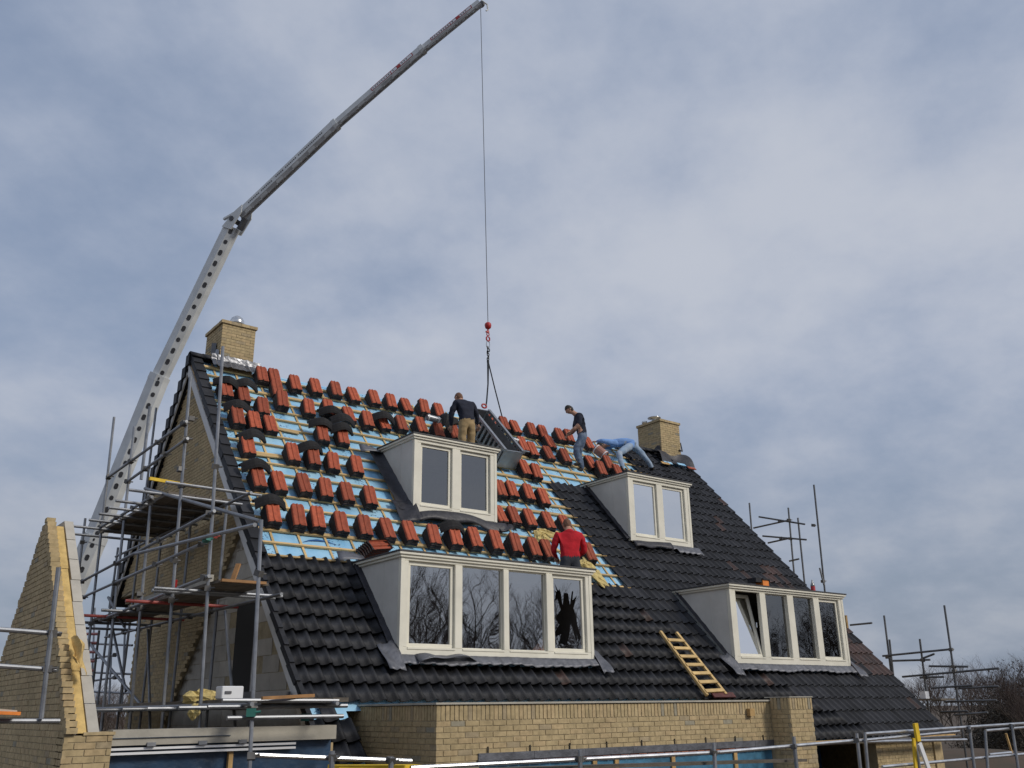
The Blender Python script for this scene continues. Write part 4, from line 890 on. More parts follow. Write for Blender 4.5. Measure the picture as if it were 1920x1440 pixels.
# tip sheave, rope, ball, hook
t = MB(); t.lathe(TIP+Wd*-.05+Vector((.03, 0, -.03)), [(.08, 0), (.10, .02), (.08, .05), (.10, .08), (.08, .10)], 14, ax=Wd); t.build('sheave', 'boomdark', crane)
t = MB(); t.path([TIP+Vector((.02, 0, .12)), TIP+Vector((.20, -.05, .02)), TIP+Vector((.22, -.05, -.15)), TIP+Vector((.16, -.05, -.22))], .022, 6); t.build('tip_guard', 'boom', crane)
HB = above(915, 608, HK.x, HK.y)
t = MB(); t.tube(TIP+Vector((.0, 0, 0)), HB, .0085, seg=6); t.build('hoist_rope', 'rope', crane)
t = MB(); t.lathe(HB+Vector((0, 0, -.13)), [(.03, 0), (.07, .03), (.085, .09), (.08, .14), (.05, .17), (.02, .18)], 12); t.build('hook_ball', 'redpaint', crane, smooth=True)
t = MB(); z0 = HB.z-.13
t.tube((HK.x, HK.y, z0), (HK.x, HK.y, z0-.07), .02, seg=6); t.bar((HK.x-.06, HK.y, z0-.08), (HK.x+.03, HK.y, z0-.08), .04, .04)
def ringpts(c, rx, rz, n=12, a0=0, a1=2*math.pi): return [Vector((c[0]+rx*math.cos(a0+(a1-a0)*k/n), c[1], c[2]+rz*math.sin(a0+(a1-a0)*k/n))) for k in range(n+1)]
t.path(ringpts((HK.x, HK.y, z0-.14), .035, .045), .013, 6); t.path(ringpts((HK.x, HK.y, z0-.26), .05, .06, 10, R(110), R(430)), .018, 6); t.build('hook', 'redpaint', crane)
sl_ = thing('lifting_sling', 'two legged dark chain sling hanging from the crane hook to the basket', 'sling', (HK.x, HK.y, z0-.6))
t = MB(); t.path(ringpts((HK.x, HK.y, z0-.41), .05, .10), .012, 6); t.build('oval_ring', 'steelcap', sl_)
t = MB(); zc = z0-.50
for k in range(7): t.path(ringpts((HK.x+.015*math.sin(k*2), HK.y+.01*math.cos(k*3), zc-.06*k), .028 if k % 2 else .012, .045, 8), .013, 5)
t.build('chain_bundle', 'black', sl_)
e1 = ony(911, 762, 5.2); e2 = ony(941, 780, 5.9)
t = MB(); a = Vector((HK.x, HK.y, zc-.35)); mid1 = ony(915, 720, 5.25); t.path([a, mid1, ony(912.5, 752, 5.2), e1], [.028, .018, .018, .018], 6); t.build('chain_leg', 'black', sl_)
t = MB(); t.path([a, a.lerp(e2, .5)+Vector((0, 0, -.02)), e2], .016, 6); t.build('chain_leg', 'black', sl_)
t = MB(); t.path(ringpts((e1.x-.05, e1.y, e1.z), .07, .05, 8), .02, 5); t.build('shackle', 'redpaint', sl_)
# ------------------------------------------------------------------ wooden ladder on the tiles
lad = thing('roof_ladder', 'pale wooden ladder lying on the black tiles between the two lower dormers', 'ladder', RP(8.1, .06, .05))
la, lb, lc, ld_ = onroof(1238, 1184, .07), onroof(1268, 1186, .07), onroof(1326, 1304, .07), onroof(1361, 1302, .07)
for a, b in ((la, lc), (lb, ld_)): bevel(MB().bar(a, b, .06, .05, up=(0, -ST, CT)).build('rail', 'ladderwood', lad), .004)
for k in range(7):
    f = .16+.132*k; a = la.lerp(lc, f); b = lb.lerp(ld_, f); n = Vector((0, -ST, CT))*.03
    MB().bar(a+n, b+n, .07, .022, up=(0, -ST, CT)).build('rung', 'ladderwood', lad)
M['maroon'] = mat('maroon_wood', (0.10, 0.028, 0.026), 0.7, var=0.3); t = MB(); t.box((-.28, -.06, 0), (.30, .05, .03), M4=Matrix.Translation(RP(8.18, .0, .045)) @ ROOFROT); tag(t.build('foot_plank', 'maroon'), 'dark red plank beneath the foot of the wooden ladder', 'plank')
# things on dormer D's roof
bt = thing('cola_bottle', 'cola bottle with red label standing on the right lower dormer roof', 'bottle', (12.05, 1.2, 2.192))
pbot = onz(1524, 1102, 2.20); pbx = ony(1524, 1100, 1.0)
bx0, by0, bz0 = pbx.x, 1.0, 2.192
bt.location = (bx0, by0, bz0); WLOC[bt.name] = Matrix.Translation((bx0, by0, bz0))
MB().lathe((bx0, by0, bz0), [(.045, 0), (.05, .02), (.05, .09)], 12).build('cola', 'cola', bt, smooth=True)
MB().lathe((bx0, by0, bz0+.09), [(.051, 0), (.051, .10)], 12).build('bottle_label', 'colalabel', bt)
MB().lathe((bx0, by0, bz0+.19), [(.05, 0), (.045, .04), (.018, .10), (.015, .13)], 12).build('bottle_neck', 'clear', bt, smooth=True)
MB().lathe((bx0, by0, bz0+.32), [(.017, 0), (.017, .02)], 10).build('bottle_cap', 'whiteplastic', bt)
pb2 = ony(1432, 1088, 1.0); wb = thing('wood_block', 'orange brown wooden block under a black cap on the right lower dormer roof', 'block', (pb2.x, 1.0, 2.192))
MB().box((pb2.x-.10, .95, 2.192), (pb2.x+.10, 1.15, 2.40)).build('block', 'orange', wb)
MB().box((pb2.x-.30, .97, 2.35), (pb2.x-.1, 1.2, 2.44)).build('cap', 'tile', wb); MB().box((pb2.x-.1, .93, 2.40), (pb2.x+.12, 1.18, 2.435)).build('cap', 'tile', wb)
p3 = ony(1480, 1098, 1.0); MBo = MB().box((p3.x-.3, .95, 2.192), (p3.x+.25, 1.02, 2.225)).build('offcut', 'timber'); tag(MBo, 'flat brown offcut on the right lower dormer roof between block and bottle', 'offcut')
# ================================================================== PEOPLE
def person(label, J, cloth, loc, yaw, hair='hair', headturn=(0, 0), sleeves='arm'):
    """J: joints in the person's own frame (x right, y forward, z up from the feet)"""
    root = thing('person', label, 'person', loc)
    W4 = Matrix.Translation(loc) @ Matrix.Rotation(yaw, 4, 'Z')
    names = list(J); P = {k: W4 @ Vector(J[k]) for k in names}
    rad = {'pelvis': (.185, .145), 'belly': (.190, .145), 'chest': (.205, .155), 'neckb': (.10, .09), 'neck': (.055, .055), 'head': (.075, .085),
           'lsh': (.095, .095), 'rsh': (.095, .095), 'lel': (.066, .066), 'rel': (.066, .066), 'lwr': (.036, .036), 'rwr': (.036, .036),
           'lhip': (.125, .125), 'rhip': (.125, .125), 'lkn': (.090, .090), 'rkn': (.090, .090), 'lan': (.068, .068), 'ran': (.068, .068), 'lto': (.045, .04), 'rto': (.045, .04)}
    E = [('pelvis', 'belly'), ('belly', 'chest'), ('chest', 'neckb'), ('neckb', 'neck'), ('neck', 'head'), ('chest', 'lsh'), ('lsh', 'lel'), ('lel', 'lwr'), ('chest', 'rsh'), ('rsh', 'rel'), ('rel', 'rwr'),
         ('pelvis', 'lhip'), ('lhip', 'lkn'), ('lkn', 'lan'), ('lan', 'lto'), ('pelvis', 'rhip'), ('rhip', 'rkn'), ('rkn', 'ran'), ('ran', 'rto')]
    me = bpy.data.meshes.new('skeleton'); me.from_pydata([P[k] for k in names], [(names.index(a), names.index(b)) for a, b in E], [])
    tmp = bpy.data.objects.new('skeleton', me); COL.objects.link(tmp)
    sk = tmp.modifiers.new('skin', 'SKIN'); sk.use_smooth_shade = True; sk.branch_smoothing = .35
    for i, k in enumerate(names): me.skin_vertices[0].data[i].radius = rad[k]; me.skin_vertices[0].data[i].use_root = (k == 'pelvis')
    tmp.modifiers.new('sub', 'SUBSURF').levels = 3
    dg = bpy.context.evaluated_depsgraph_get(); ev = tmp.evaluated_get(dg); body = bpy.data.meshes.new_from_object(ev)
    bpy.data.objects.remove(tmp)
    reg = {('pelvis', 'belly'): 1, ('belly', 'chest'): 0, ('chest', 'neckb'): 0, ('neckb', 'neck'): 2, ('neck', 'head'): 2, ('chest', 'lsh'): 0, ('chest', 'rsh'): 0, ('lsh', 'lel'): 0, ('rsh', 'rel'): 0,
           ('lel', 'lwr'): 0 if sleeves == 'arm' else 2, ('rel', 'rwr'): 0 if sleeves == 'arm' else 2, ('lan', 'lto'): 3, ('ran', 'rto'): 3}
    body.materials.clear()
    for q in (cloth[0], cloth[1], 'skin', 'boot'): body.materials.append(M[q])
    for p in body.polygons:
        best = (9, 1, ''); c = p.center
        for a, b in E:
            A, B = P[a], P[b]; d = B-A; tt = max(0, min(1, (c-A).dot(d)/d.length_squared)); dist = (c-(A+d*tt)).length
            r = reg.get((a, b), 1)
            if dist < best[0]: best = (dist, r, b)
        sp_ = P['belly']-P['pelvis']; q_ = (c-P['pelvis']).dot(sp_)/sp_.length_squared
        if best[1] in (0, 1) and abs((c-P['pelvis']).length) < .34 and best[2] not in ('lel', 'rel', 'lwr', 'rwr'): best = (0, 0 if q_ > .15 else 1)
        p.material_index = best[1]; p.use_smooth = True
    for v_ in body.vertices:
        q_ = v_.co; d_ = noise.noise(Vector((q_.x*7, q_.y*7, q_.z*13)))*.014 + noise.noise(q_*19)*.006
        if (q_-P['head']).length > .2: v_.co = q_ + v_.normal*d_
    link('body', body, root)
    # head with face, ears, hair
    fw = (P['head']-P['neck']).normalized(); hd = W4.to_3x3() @ (Matrix.Rotation(headturn[0], 3, 'Z') @ Matrix.Rotation(headturn[1], 3, 'X'))
    c = P['head'] + hd @ Vector((0, .015, .05)); H = lambda x, y, z: c + hd @ Vector((x, y, z))
    t = MB()
    def skull(u, v):
        a, b = 2*math.pi*u, math.pi*v; x, y, z = math.sin(b)*math.cos(a), math.sin(b)*math.sin(a), math.cos(b)
        k = 1 - (.22*max(0, -z)**1.5); return H(.076*x*k, .098*y*(k if y > 0 else .95*k), .122*z)
    t.grid(skull, 16, 12)
    t.prism([H(-.013, .088, -.03), H(.013, .088, -.03), H(.008, .088, .02), H(-.008, .088, .02)], hd @ Vector((0, .022, -.006)))
    for sx in (-1, 1): t.lathe(H(sx*.074, -.01, -.005), [(.006, -.03), (.018, -.015), (.02, .01), (.008, .028)], 8, ax=hd @ Vector((0, -.3, 1)))
    t.build('head', 'skin', root, smooth=True)
    t = MB()
    for sx in (-1, 1): t.lathe(H(sx*.032, .086, .012), [(.003, -.006), (.010, 0), (.003, .006)], 6, ax=hd @ Vector((0, 1, 0)))
    t.box((-.022, .083, -.064), (.022, .092, -.056), M4=Matrix.Translation(c) @ hd.to_4x4()); t.build('eyes_and_mouth', 'hair', root)
    t = MB()
    def hr(u, v):
        a, b = 2*math.pi*u, math.pi*.70*v; x, y, z = math.sin(b)*math.cos(a), math.sin(b)*math.sin(a), math.cos(b)
        if y > 0.1 and z < .42: z = .42+.10*(z-.42)
        if -.2 < y <= .1 and z < .1: z = .1+.2*(z-.1)
        k = 1.09 + .03*math.sin(9*a)*math.sin(5*b); return H(.078*x*k, (.098*y-.006)*k, .124*z*k)
    t.grid(hr, 20, 8); t.build('hair', hair, root, smooth=False).modifiers.new('s', 'SOLIDIFY').thickness = .012
    # hands: palm, four fingers, thumb
    for sd_ in ('l', 'r'):
        wr, el = P[sd_+'wr'], P[sd_+'el']; d = (wr-el).normalized(); side = d.cross(Vector((0, 0, 1))); side = (side if side.length > .2 else Vector((1, 0, 0))).normalized(); nn = d.cross(side)
        if sd_ == 'l': side = -side
        t = MB(); t.bar(wr-d*.01, wr+d*.085, .075, .028, up=nn)
        for k, ln in enumerate((.068, .078, .072, .055)):
            b0 = wr + d*.08 + side*(.028-.019*k); m1 = b0 + d*ln*.5 + nn*.012; t.path([b0, m1, m1 + d*ln*.38 + nn*.03], [.0095, .009, .007], 5)
        b0 = wr + d*.025 + side*.036; t.path([b0, b0 + d*.035 + side*.022, b0 + d*.068 + side*.024 + nn*.015], [.012, .010, .008], 5)
        t.build('hand', 'skin', root, smooth=True)
    return root
ST_ = {'pelvis': (0, 0, .95), 'belly': (0, .01, 1.12), 'chest': (0, .01, 1.34), 'neckb': (0, .01, 1.47), 'neck': (0, .025, 1.53), 'head': (0, .05, 1.60),
       'lsh': (-.19, .0, 1.42), 'rsh': (.19, .0, 1.42), 'lel': (-.25, .02, 1.14), 'rel': (.25, .02, 1.14), 'lwr': (-.24, .13, .92), 'rwr': (.24, .13, .92),
       'lhip': (-.10, 0, .88), 'rhip': (.10, 0, .88), 'lkn': (-.11, .04, .48), 'rkn': (.11, .04, .48), 'lan': (-.12, 0, .09), 'ran': (.12, 0, .09), 'lto': (-.13, .17, .035), 'rto': (.13, .17, .035)}
def pose(**kw): d = dict(ST_); d.update(kw); return d
# worker 1: back to us on the corner of the upper left dormer, holding the basket
f1 = Vector((5.62, 4.45, 4.955))
person('worker in navy sweater and khaki trousers seen from behind beside the crane basket',
       pose(chest=(-.04, .10, 1.33), belly=(-.01, .03, 1.12), neckb=(-.06, .16, 1.45), neck=(-.07, .20, 1.50), head=(-.08, .26, 1.56), lsh=(-.25, .08, 1.40), rsh=(.16, .08, 1.41), lel=(-.34, .12, 1.12), rel=(.30, .16, 1.18), lwr=(-.30, .22, .88), rwr=(.40, .34, 1.02), rkn=(.13, .10, .50), ran=(.15, .08, .09), rto=(.17, .24, .04)),
       ('navy', 'khaki'), f1, R(-12), 'hairb', (R(18), R(-28)))
# worker 2: in profile facing left, stooping over a stack
f2 = onroof(1096, 884, -.04)
person('worker in navy jacket and blue jeans standing on the battens looking down to the left',
       pose(pelvis=(0, -.02, .96), belly=(0, .03, 1.13), chest=(0, .10, 1.36), neckb=(0, .17, 1.49), neck=(0, .22, 1.54), head=(0, .30, 1.585), lsh=(-.18, .11, 1.43), rsh=(.18, .11, 1.43), lel=(-.23, .14, 1.15), rel=(.22, .16, 1.15), lwr=(-.14, .36, 1.00), rwr=(.13, .36, .98), lkn=(-.12, .24, .55), lan=(-.12, .14, .16), lto=(-.13, .30, .13), rkn=(.11, .12, .50), ran=(.11, .02, .09), rto=(.11, .18, .04)),
       ('navy', 'jeans'), f2, R(62), 'hair', (0, R(-38)), 'short')
# worker 3: bent right over, legs apart
fl, fr_ = onroof(1168, 884, .02), onroof(1222, 880, .03)
f3 = (fl+fr_)/2; ax = (fr_-fl); yaw3 = math.atan2(ax.y, ax.x)
W3 = Matrix.Translation(f3) @ Matrix.Rotation(R(75), 4, 'Z'); inv = W3.inverted()
def L3(p): return tuple(inv @ Vector(p))
plane = lambda px, py, y: ony(px, py, y)
hipc = ony(1185, 831, 5.75); chc = ony(1157, 830, 5.85); nk = ony(1142, 832, 5.9)
person('worker in light blue shirt and pale jeans bent double near the right chimney',
       {'pelvis': L3(hipc), 'belly': L3(hipc.lerp(chc, .5)+Vector((0, 0, .03))), 'chest': L3(chc), 'neckb': L3(nk), 'neck': L3(nk+Vector((-.06, .02, -.02))), 'head': L3(nk+Vector((-.13, .12, -.08))),
        'lsh': L3(nk+Vector((.02, -.18, -.02))), 'rsh': L3(nk+Vector((.04, .17, .0))), 'lel': L3(ony(1127, 827, 5.75)+Vector((0, -.06, 0))), 'lwr': L3(ony(1117, 828, 5.85)), 'rel': L3(nk+Vector((-.2, .22, -.06))), 'rwr': L3(nk+Vector((-.42, .2, -.14))),
        'lhip': L3(hipc+Vector((-.06, -.09, -.06))), 'rhip': L3(hipc+Vector((.09, .05, -.05))), 'lkn': L3(ony(1160, 850, 5.45)), 'lan': L3(fl+Vector((0, .0, .10))), 'lto': L3(fl+Vector((-.10, .12, .05))),
        'rkn': L3(ony(1203, 850, 5.62)), 'ran': L3(fr_+Vector((0, 0, .08))), 'rto': L3(fr_+Vector((.10, .08, .0)))},
       ('paleblue', 'palejeans'), f3, R(75), 'hair', (0, R(-60)))
# worker 4: red sweater, behind the wide left dormer
f4 = Vector((5.90, 1.42, 1.55))
person('worker in red sweater and dark jeans seen from behind at the wide left dormer',
       pose(head=(0, .10, 1.57), neck=(0, .05, 1.52), chest=(0, .03, 1.33), lsh=(-.22, .02, 1.40), rsh=(.22, .02, 1.40), lel=(-.31, .06, 1.13), rel=(.31, .06, 1.13), lwr=(-.20, .24, 1.00), rwr=(.20, .24, 1.00)),
       ('redcloth', 'darkjeans'), f4, R(-25), 'hairb', (0, R(-25)))
# ================================================================== LEFT ANNEX: unfinished cavity gable
AY = -1.2; AX = -3.13                          # front face, outer face of its gable
annex = thing('annex', 'unfinished yellow brick annex gable with open cavity and yellow insulation at far left', 'building', (AX, AY, GZ))
AP = (1.50, 2.32)                              # apex (y, z)
def rake(y): return (-.30 + (y-AY)*(AP[1]+.30)/(AP[0]-AY)) if y < AP[0] else AP[1] - (y-AP[0])*1.08
mb = MB(); mb.prism([(AX+.012, AY+.02, GZ), (AX+.012, AY+.02, -.33), (AX+.012, AP[0], AP[1]-.05), (AX+.012, 4.4, rake(4.4)-.05), (AX+.012, 4.4, GZ)], (.09, 0, 0)); ag = mb.build('brick_leaf', 'mortar', annex)
cells = brick_cells(4.4-AY, -1.5, 2.4, lambda u, z: z+.03 < rake(4.4-u))
add_bricks(ag, (AX+.008, 4.4, 0), (0, -1, 0), (-1, 0, 0), cells, individual=150, seed=12)
rg = random.Random(6); z = -.33                # toothed brick ends up the rake
k = 0
while z < AP[1]-.05:
    y = AY + (z+.30)*(AP[0]-AY)/(AP[1]+.30)
    MB().box((AX+.002+rg.uniform(-.004, .004), y-.02+rg.uniform(-.012, .012), z+.004), (AX+.112, y+.12, z+.060)).build('brick', 'brick', ag); z += .066; k += 1
z = AP[1]-.16
while z > .2:
    y = AP[0] + (AP[1]-z)/1.08; MB().box((AX+.002, y-.15, z+.004), (AX+.112, y-.02+rg.uniform(-.012, .012), z+.060)).build('brick', 'brick', ag); z -= .066
def lean(x0, x1, oy, name, matn, n, seedv, zlo=-.33, top=0.0, thick=.10):
    """pieces of a leaf following the front rake"""
    rg = random.Random(seedv)
    for i in range(n):
        f0, f1 = i/n, (i+1)/n
        za, zb_ = zlo + (AP[1]+top-zlo)*f0, zlo + (AP[1]+top-zlo)*f1
        ya = AY + (za+.30)*(AP[0]-AY)/(AP[1]+.30) + oy; yb_ = AY + (zb_+.30)*(AP[0]-AY)/(AP[1]+.30) + oy
        j = rg.uniform(-.012, .012)
        MB().prism([(x0+j, ya, za+.006), (x0+j, yb_, zb_), (x0+j, yb_+.5, zb_), (x0+j, ya+.5, za+.006)], (x1-x0, 0, 0)).build(name, matn, annex)
lean(AX+.125, AX+.215, .03, 'insulation_board', 'insul', 4, 3, top=-.12)
lean(AX+.235, AX+.345, .05, 'inner_block', 'block', 9, 4, top=-.02)
t = MB(); t.grid(lambda u, v: Vector((AX+.11+.11*u+.02*math.sin(11*v), AY+.35+.05*math.sin(7*u)+.42*v, .28+.36*v+.05*math.sin(4*u+6*v))), 5, 8); t.build('torn_insulation', 'insul', annex, fix=False)
# corner pier in front
pr = MB().box((AX+.012, AY+.012, GZ), (-2.66, AY+.35, -.345)).build('pier', 'mortar', annex)
cells = brick_cells(-2.66-AX, -1.6, -.35, lambda u, z: True); add_bricks(pr, (AX, AY+.008, 0), (1, 0, 0), (0, -1, 0), cells, individual=60, seed=13)
MB().box((AX+.18, AY-.01, -.345), (-2.64, AY+.3, -.315)).build('coping', 'brick', annex)
# beam over the opening, window head, blue sheet
MB().box((-2.655, AY+.03, -.455), (-.1, AY+.25, -.30)).build('concrete_beam', 'concrete', annex)
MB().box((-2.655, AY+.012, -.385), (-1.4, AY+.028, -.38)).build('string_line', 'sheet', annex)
for z in (-.490, -.535): MB().box((-2.655, AY+.05, z-.012), (-.6, AY+.15, z+.012)).build('window_head', 'whiteplastic', annex)
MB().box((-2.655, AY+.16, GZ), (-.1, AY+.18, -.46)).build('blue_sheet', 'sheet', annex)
for x in (-1.37,): MB().box((x, AY+.10, GZ), (x+.05, AY+.155, -.55)).build('stud', 'timber', annex)
for x in (-2.3, -1.75, -1.3): MB().box((x, AY+.01, -.47), (x+.09, AY+.045, -.43)).build('bracket', 'galv', annex)
MB().box((-.55, AY+.2, GZ), (-.05, 1.2, -.5)).build('dark_pier', 'brick', annex)
MB().box((-2.8, AY+.3, -.62), (-.1, 5.5, -.55)).build('floor_slab', 'concrete', annex)
# ================================================================== SCAFFOLDS
def tubep(parent, a, b, name='tube', r=.024, matn='galv', seg=8):
    return MB().tube(a, b, r, seg=seg).build(name, matn, parent, smooth=False)
def coupler(parent, p, s=.05, matn='coupler'):
    p = Vector(p); rg = random.Random(hash((round(p.x, 2), round(p.y, 2), round(p.z, 2))) % 999)
    M4 = Matrix.Translation(p) @ Matrix.Rotation(rg.uniform(-.5, .5), 4, 'Z') @ Matrix.Rotation(rg.uniform(-.4, .4), 4, 'X')
    t = MB(); t.box((-s*.8, -s*.8, -s*.7), (s*.8, s*.8, s*.7), M4=M4); t.tube(M4 @ Vector((s*.5, -s*.6, 0)), M4 @ Vector((s*1.7, -s*.6, .01)), s*.25, seg=6); return t.build('coupler', matn, parent)
sg_ = thing('gable_scaffold', 'tube scaffold with three plank decks along the left gable of the house', 'scaffold', (-.8, 3, GZ))
XO, XI = -1.3, -.32
PO = [((490, 975), (468, 1440)), ((418, 650), (376, 1320)), ((357, 707), (303, 1365)), ((284, 930), (245, 1338)), ((252, 800), (215, 1137)), ((214, 782), (171, 1165)), ((160, 972), (146, 1088))]
for i, (a, b) in enumerate(PO):
    A, B = onx(*a, XO), onx(*b, XO); d = (B-A)/(B.z-A.z); B = A + d*(GZ-A.z) if i < 7 else B
    tubep(sg_, A, B, 'standard', matn='galv')
for y in (1.0, 2.6, 4.3, 5.9, 7.3, 8.9):
    ztop = {1.0: 1.4, 2.6: 3.0, 4.3: 3.1, 5.9: 3.0, 7.3: 5.9, 8.9: 3.2}[y]
    tubep(sg_, (XI, y, ztop), (XI, y+.05, GZ), 'standard')
def ledger(y0, y1, z, x=XO, name='ledger', matn='galv'): 
    tubep(sg_, (x, y0, z), (x, y1, z+.01), name, matn=matn)
for a, b in (((200, 897), (350, 790)), ((236, 905), (352, 822)), ((148, 1093), (402, 958)), ((150, 1122), (387, 1016)), ((186, 990), (285, 932)), ((187, 1163), (392, 1080))):
    A, B = onx(*a, XO-.05), onx(*b, XO-.05); tubep(sg_, A, B, 'ledger')
    for f in (.03, .35, .68, .97): coupler(sg_, A.lerp(B, f))
A, B = onx(255, 1038, XO-.15), onx(478, 984, XO-.15); tubep(sg_, A, B, 'brace', .026)
A, B = onx(272, 916, XO-.10), onx(486, 977, XO+.25); tubep(sg_, A, B, 'brace', .026)
coupler(sg_, onx(387, 1011, XO-.1), .05, 'greenc'); coupler(sg_, onx(402, 1004, XO-.1), .04, 'redtube')
for a, b in (((203, 1120), (233, 1175)), ((154, 1190), (270, 1328)), ((205, 1150), (236, 1296))):
    tubep(sg_, onx(*a, XO+.3), onx(*b, XO+.3), 'brace')
# decks
def deck(z, y0, y1, nb=5, x0=-1.22, x1=-.12, ends=None):
    wd = (x1-x0)/nb
    for k in range(nb):
        yy = y0; 
        while yy < y1-.2:
            ye = min(yy+3.2+.3*rg.random(), y1); MB().box((x0+wd*k+.006, yy+.004, z-.02+rg.uniform(-.004, .006)), (x0+wd*(k+1)-.006, ye, z+.022+rg.uniform(-.004, .006))).build('deck_plank', 'plank', sg_); yy = ye
deck(3.12, 2.75, 6.7); deck(1.46, .1, 6.4, 4, -1.24, -.55); deck(-.02, -1.5, 8.5)
for y, xl in ((6.9, -1.95), (6.1, -1.85), (5.35, -1.75), (4.7, -1.75), (4.1, -1.75), (3.5, -1.8), (2.6, -1.85), (1.8, -1.55)):
    tubep(sg_, (xl, y, 3.06), (-.05, y+.06, 3.055), 'transom')
for y, xl, mt_ in ((7.4, -1.8, 'galv'), (6.2, -1.6, 'galv'), (4.9, -1.85, 'redtube'), (3.9, -1.7, 'galv'), (2.4, -1.75, 'redtube'), (1.0, -1.8, 'galv'), (.75, -1.85, 'galv')):
    tubep(sg_, (xl, y, 1.40), (-.05, y+.05, 1.40), 'transom', matn=mt_)
for y in (-1.35, -.4, .8, 1.9, 3.3, 4.8): tubep(sg_, (-1.75, y, -.085), (-.05, y+.03, -.085), 'transom')
tubep(sg_, (XO-.05, -1.6, -.06), (XO-.05, 7.6, -.06), 'ledger'); tubep(sg_, (XI, -1.6, -.06), (XI, 8, -.06), 'ledger'); tubep(sg_, (XI, .2, 1.36), (XI, 9, 1.36), 'ledger'); tubep(sg_, (XI, 1.6, 3.02), (XI, 9, 3.02), 'ledger')
tubep(sg_, (-1.65, -1.5, -.02), (-.25, -1.48, -.03), 'transom'); tubep(sg_, (-1.6, -1.55, -.20), (-.2, -1.52, -.20), 'transom')
MB().box((-1.22, .02, 1.45), (-.62, .08, 1.485)).build('edge_board', 'orangewood', sg_)
MB().bar((-1.25, -1.62, -.0), (-.55, -1.45, .03), .03, .035).build('edge_board', 'orangewood', sg_)
MB().bar(onz(280, 897, 3.3), onz(375, 914, 3.3), .04, .05).build('edge_tube', 'yellow', sg_)
coupler(sg_, onx(471, 1336, XO-.05), .06, 'greenc'); coupler(sg_, onx(572, 1345, -.35), .06, 'greenc')
for i, (a, b) in enumerate(PO):
    A, B = onx(*a, XO), onx(*b, XO)
    for zz in (3.05, 1.38, -.08):
        if B.z-.3 < zz < A.z: coupler(sg_, A.lerp(B, (zz-A.z)/(B.z-A.z)))
for k in range(9): tubep(sg_, (XI-.04, .4+.95*k, -.35-.02*k), (XI-.04, 1.2+.95*k, 1.3), 'brace') if k in (1, 5) else coupler(sg_, (XI, 1.0+.95*k, 1.36))
for p in ((393, 1006), (381, 1082), (326, 1050), (322, 1125), (262, 1115), (338, 880), (350, 822), (359, 785)): coupler(sg_, onx(*p, XO-.03))
# site ladder behind the far end, extra tubes of the rear scaffold
lad2 = thing('site_ladder', 'dark red metal ladder seen through the scaffold at the far end of the gable', 'ladder', (-1.0, 8.6, GZ))
a0, a1 = onx(186, 1182, -.9), onx(170, 1320, -.9); b0, b1 = onx(156, 1182, -.9), onx(140, 1320, -.9)
for a, b in ((a0, a1), (b0, b1)): tubep(lad2, a, b, 'rail', .022, 'coupler')
for k in range(8): tubep(lad2, a0.lerp(a1, (k+.4)/8), b0.lerp(b1, (k+.4)/8), 'rung', .026, 'redtube')
rsc = thing('rear_scaffold', 'bare tube grid of a scaffold visible through the gap behind the gable', 'scaffold', (-.4, 10.5, GZ))
for x in (178, 212, 236): tubep(rsc, onx(x, 1140, .4), onx(x-8, 1335, .4), 'standard')
for y in (1208, 1262, 1298): tubep(rsc, onx(150, y-2, .45), onx(248, y+2, .45), 'ledger')
for a, b in (((160, 1238), (215, 1228)), ((166, 1278), (216, 1270))): tubep(rsc, onx(*a, .3), onx(*b, .3), 'transom'); coupler(rsc, onx(*b, .3))
# things on the lowest deck
wool(0, 0, 0, (.20, .13, .09), 'lump of yellow mineral wool on the lowest scaffold deck', 7, surf=onx(378, 1308, -1.12))
wool(0, 0, 0, (.06, .09, .08), 'yellow mineral wool hanging over the lowest scaffold deck edge', 8, surf=onx(364, 1334, -1.40))
pbx_ = onx(430, 1308, -.95); bw = thing('white_box', 'white plastic box on the lowest scaffold deck beside the wool', 'box', (pbx_.x, pbx_.y, 0))
bevel(MB().box((pbx_.x-.14, pbx_.y-.1, .015), (pbx_.x+.14, pbx_.y+.12, .17)).build('carton', 'whiteplastic', bw), .01); MB().box((pbx_.x-.10, pbx_.y-.115, .08), (pbx_.x-.02, pbx_.y-.101, .11)).build('flap', 'ink', bw)
pdk = onx(505, 1310, -.3); tag(MB().box((pdk.x-.3, pdk.y-.1, .02), (pdk.x+.25, pdk.y+.15, .11)).build('dark_tray', 'boomdark'), 'dark flat tray on the lowest scaffold deck against the gable', 'tray')
pk = onx(450, 1066, -.25); tag(MB().bar((-.75, pk.y-.1-.9, 1.5), (-.62, pk.y-.9, 1.85), .07, .03).build('leaning_plank', 'orangewood'), 'short orange brown plank standing on the middle scaffold deck', 'plank')
pk = onx(340, 1060, -.3); tag(MB().bar((-.75, pk.y-1.2, 1.5), (-.66, pk.y-.95, 1.9), .05, .05).build('red_pole', 'redpaint'), 'short red pole leaning on the middle scaffold deck', 'pole')
tag(MB().bar((-.66, 2.0, 1.645), (-.62, 6.0, 1.645), .05, .32).build('stone_panel', 'concrete'), 'long pale speckled panel standing on the middle scaffold deck', 'panel')
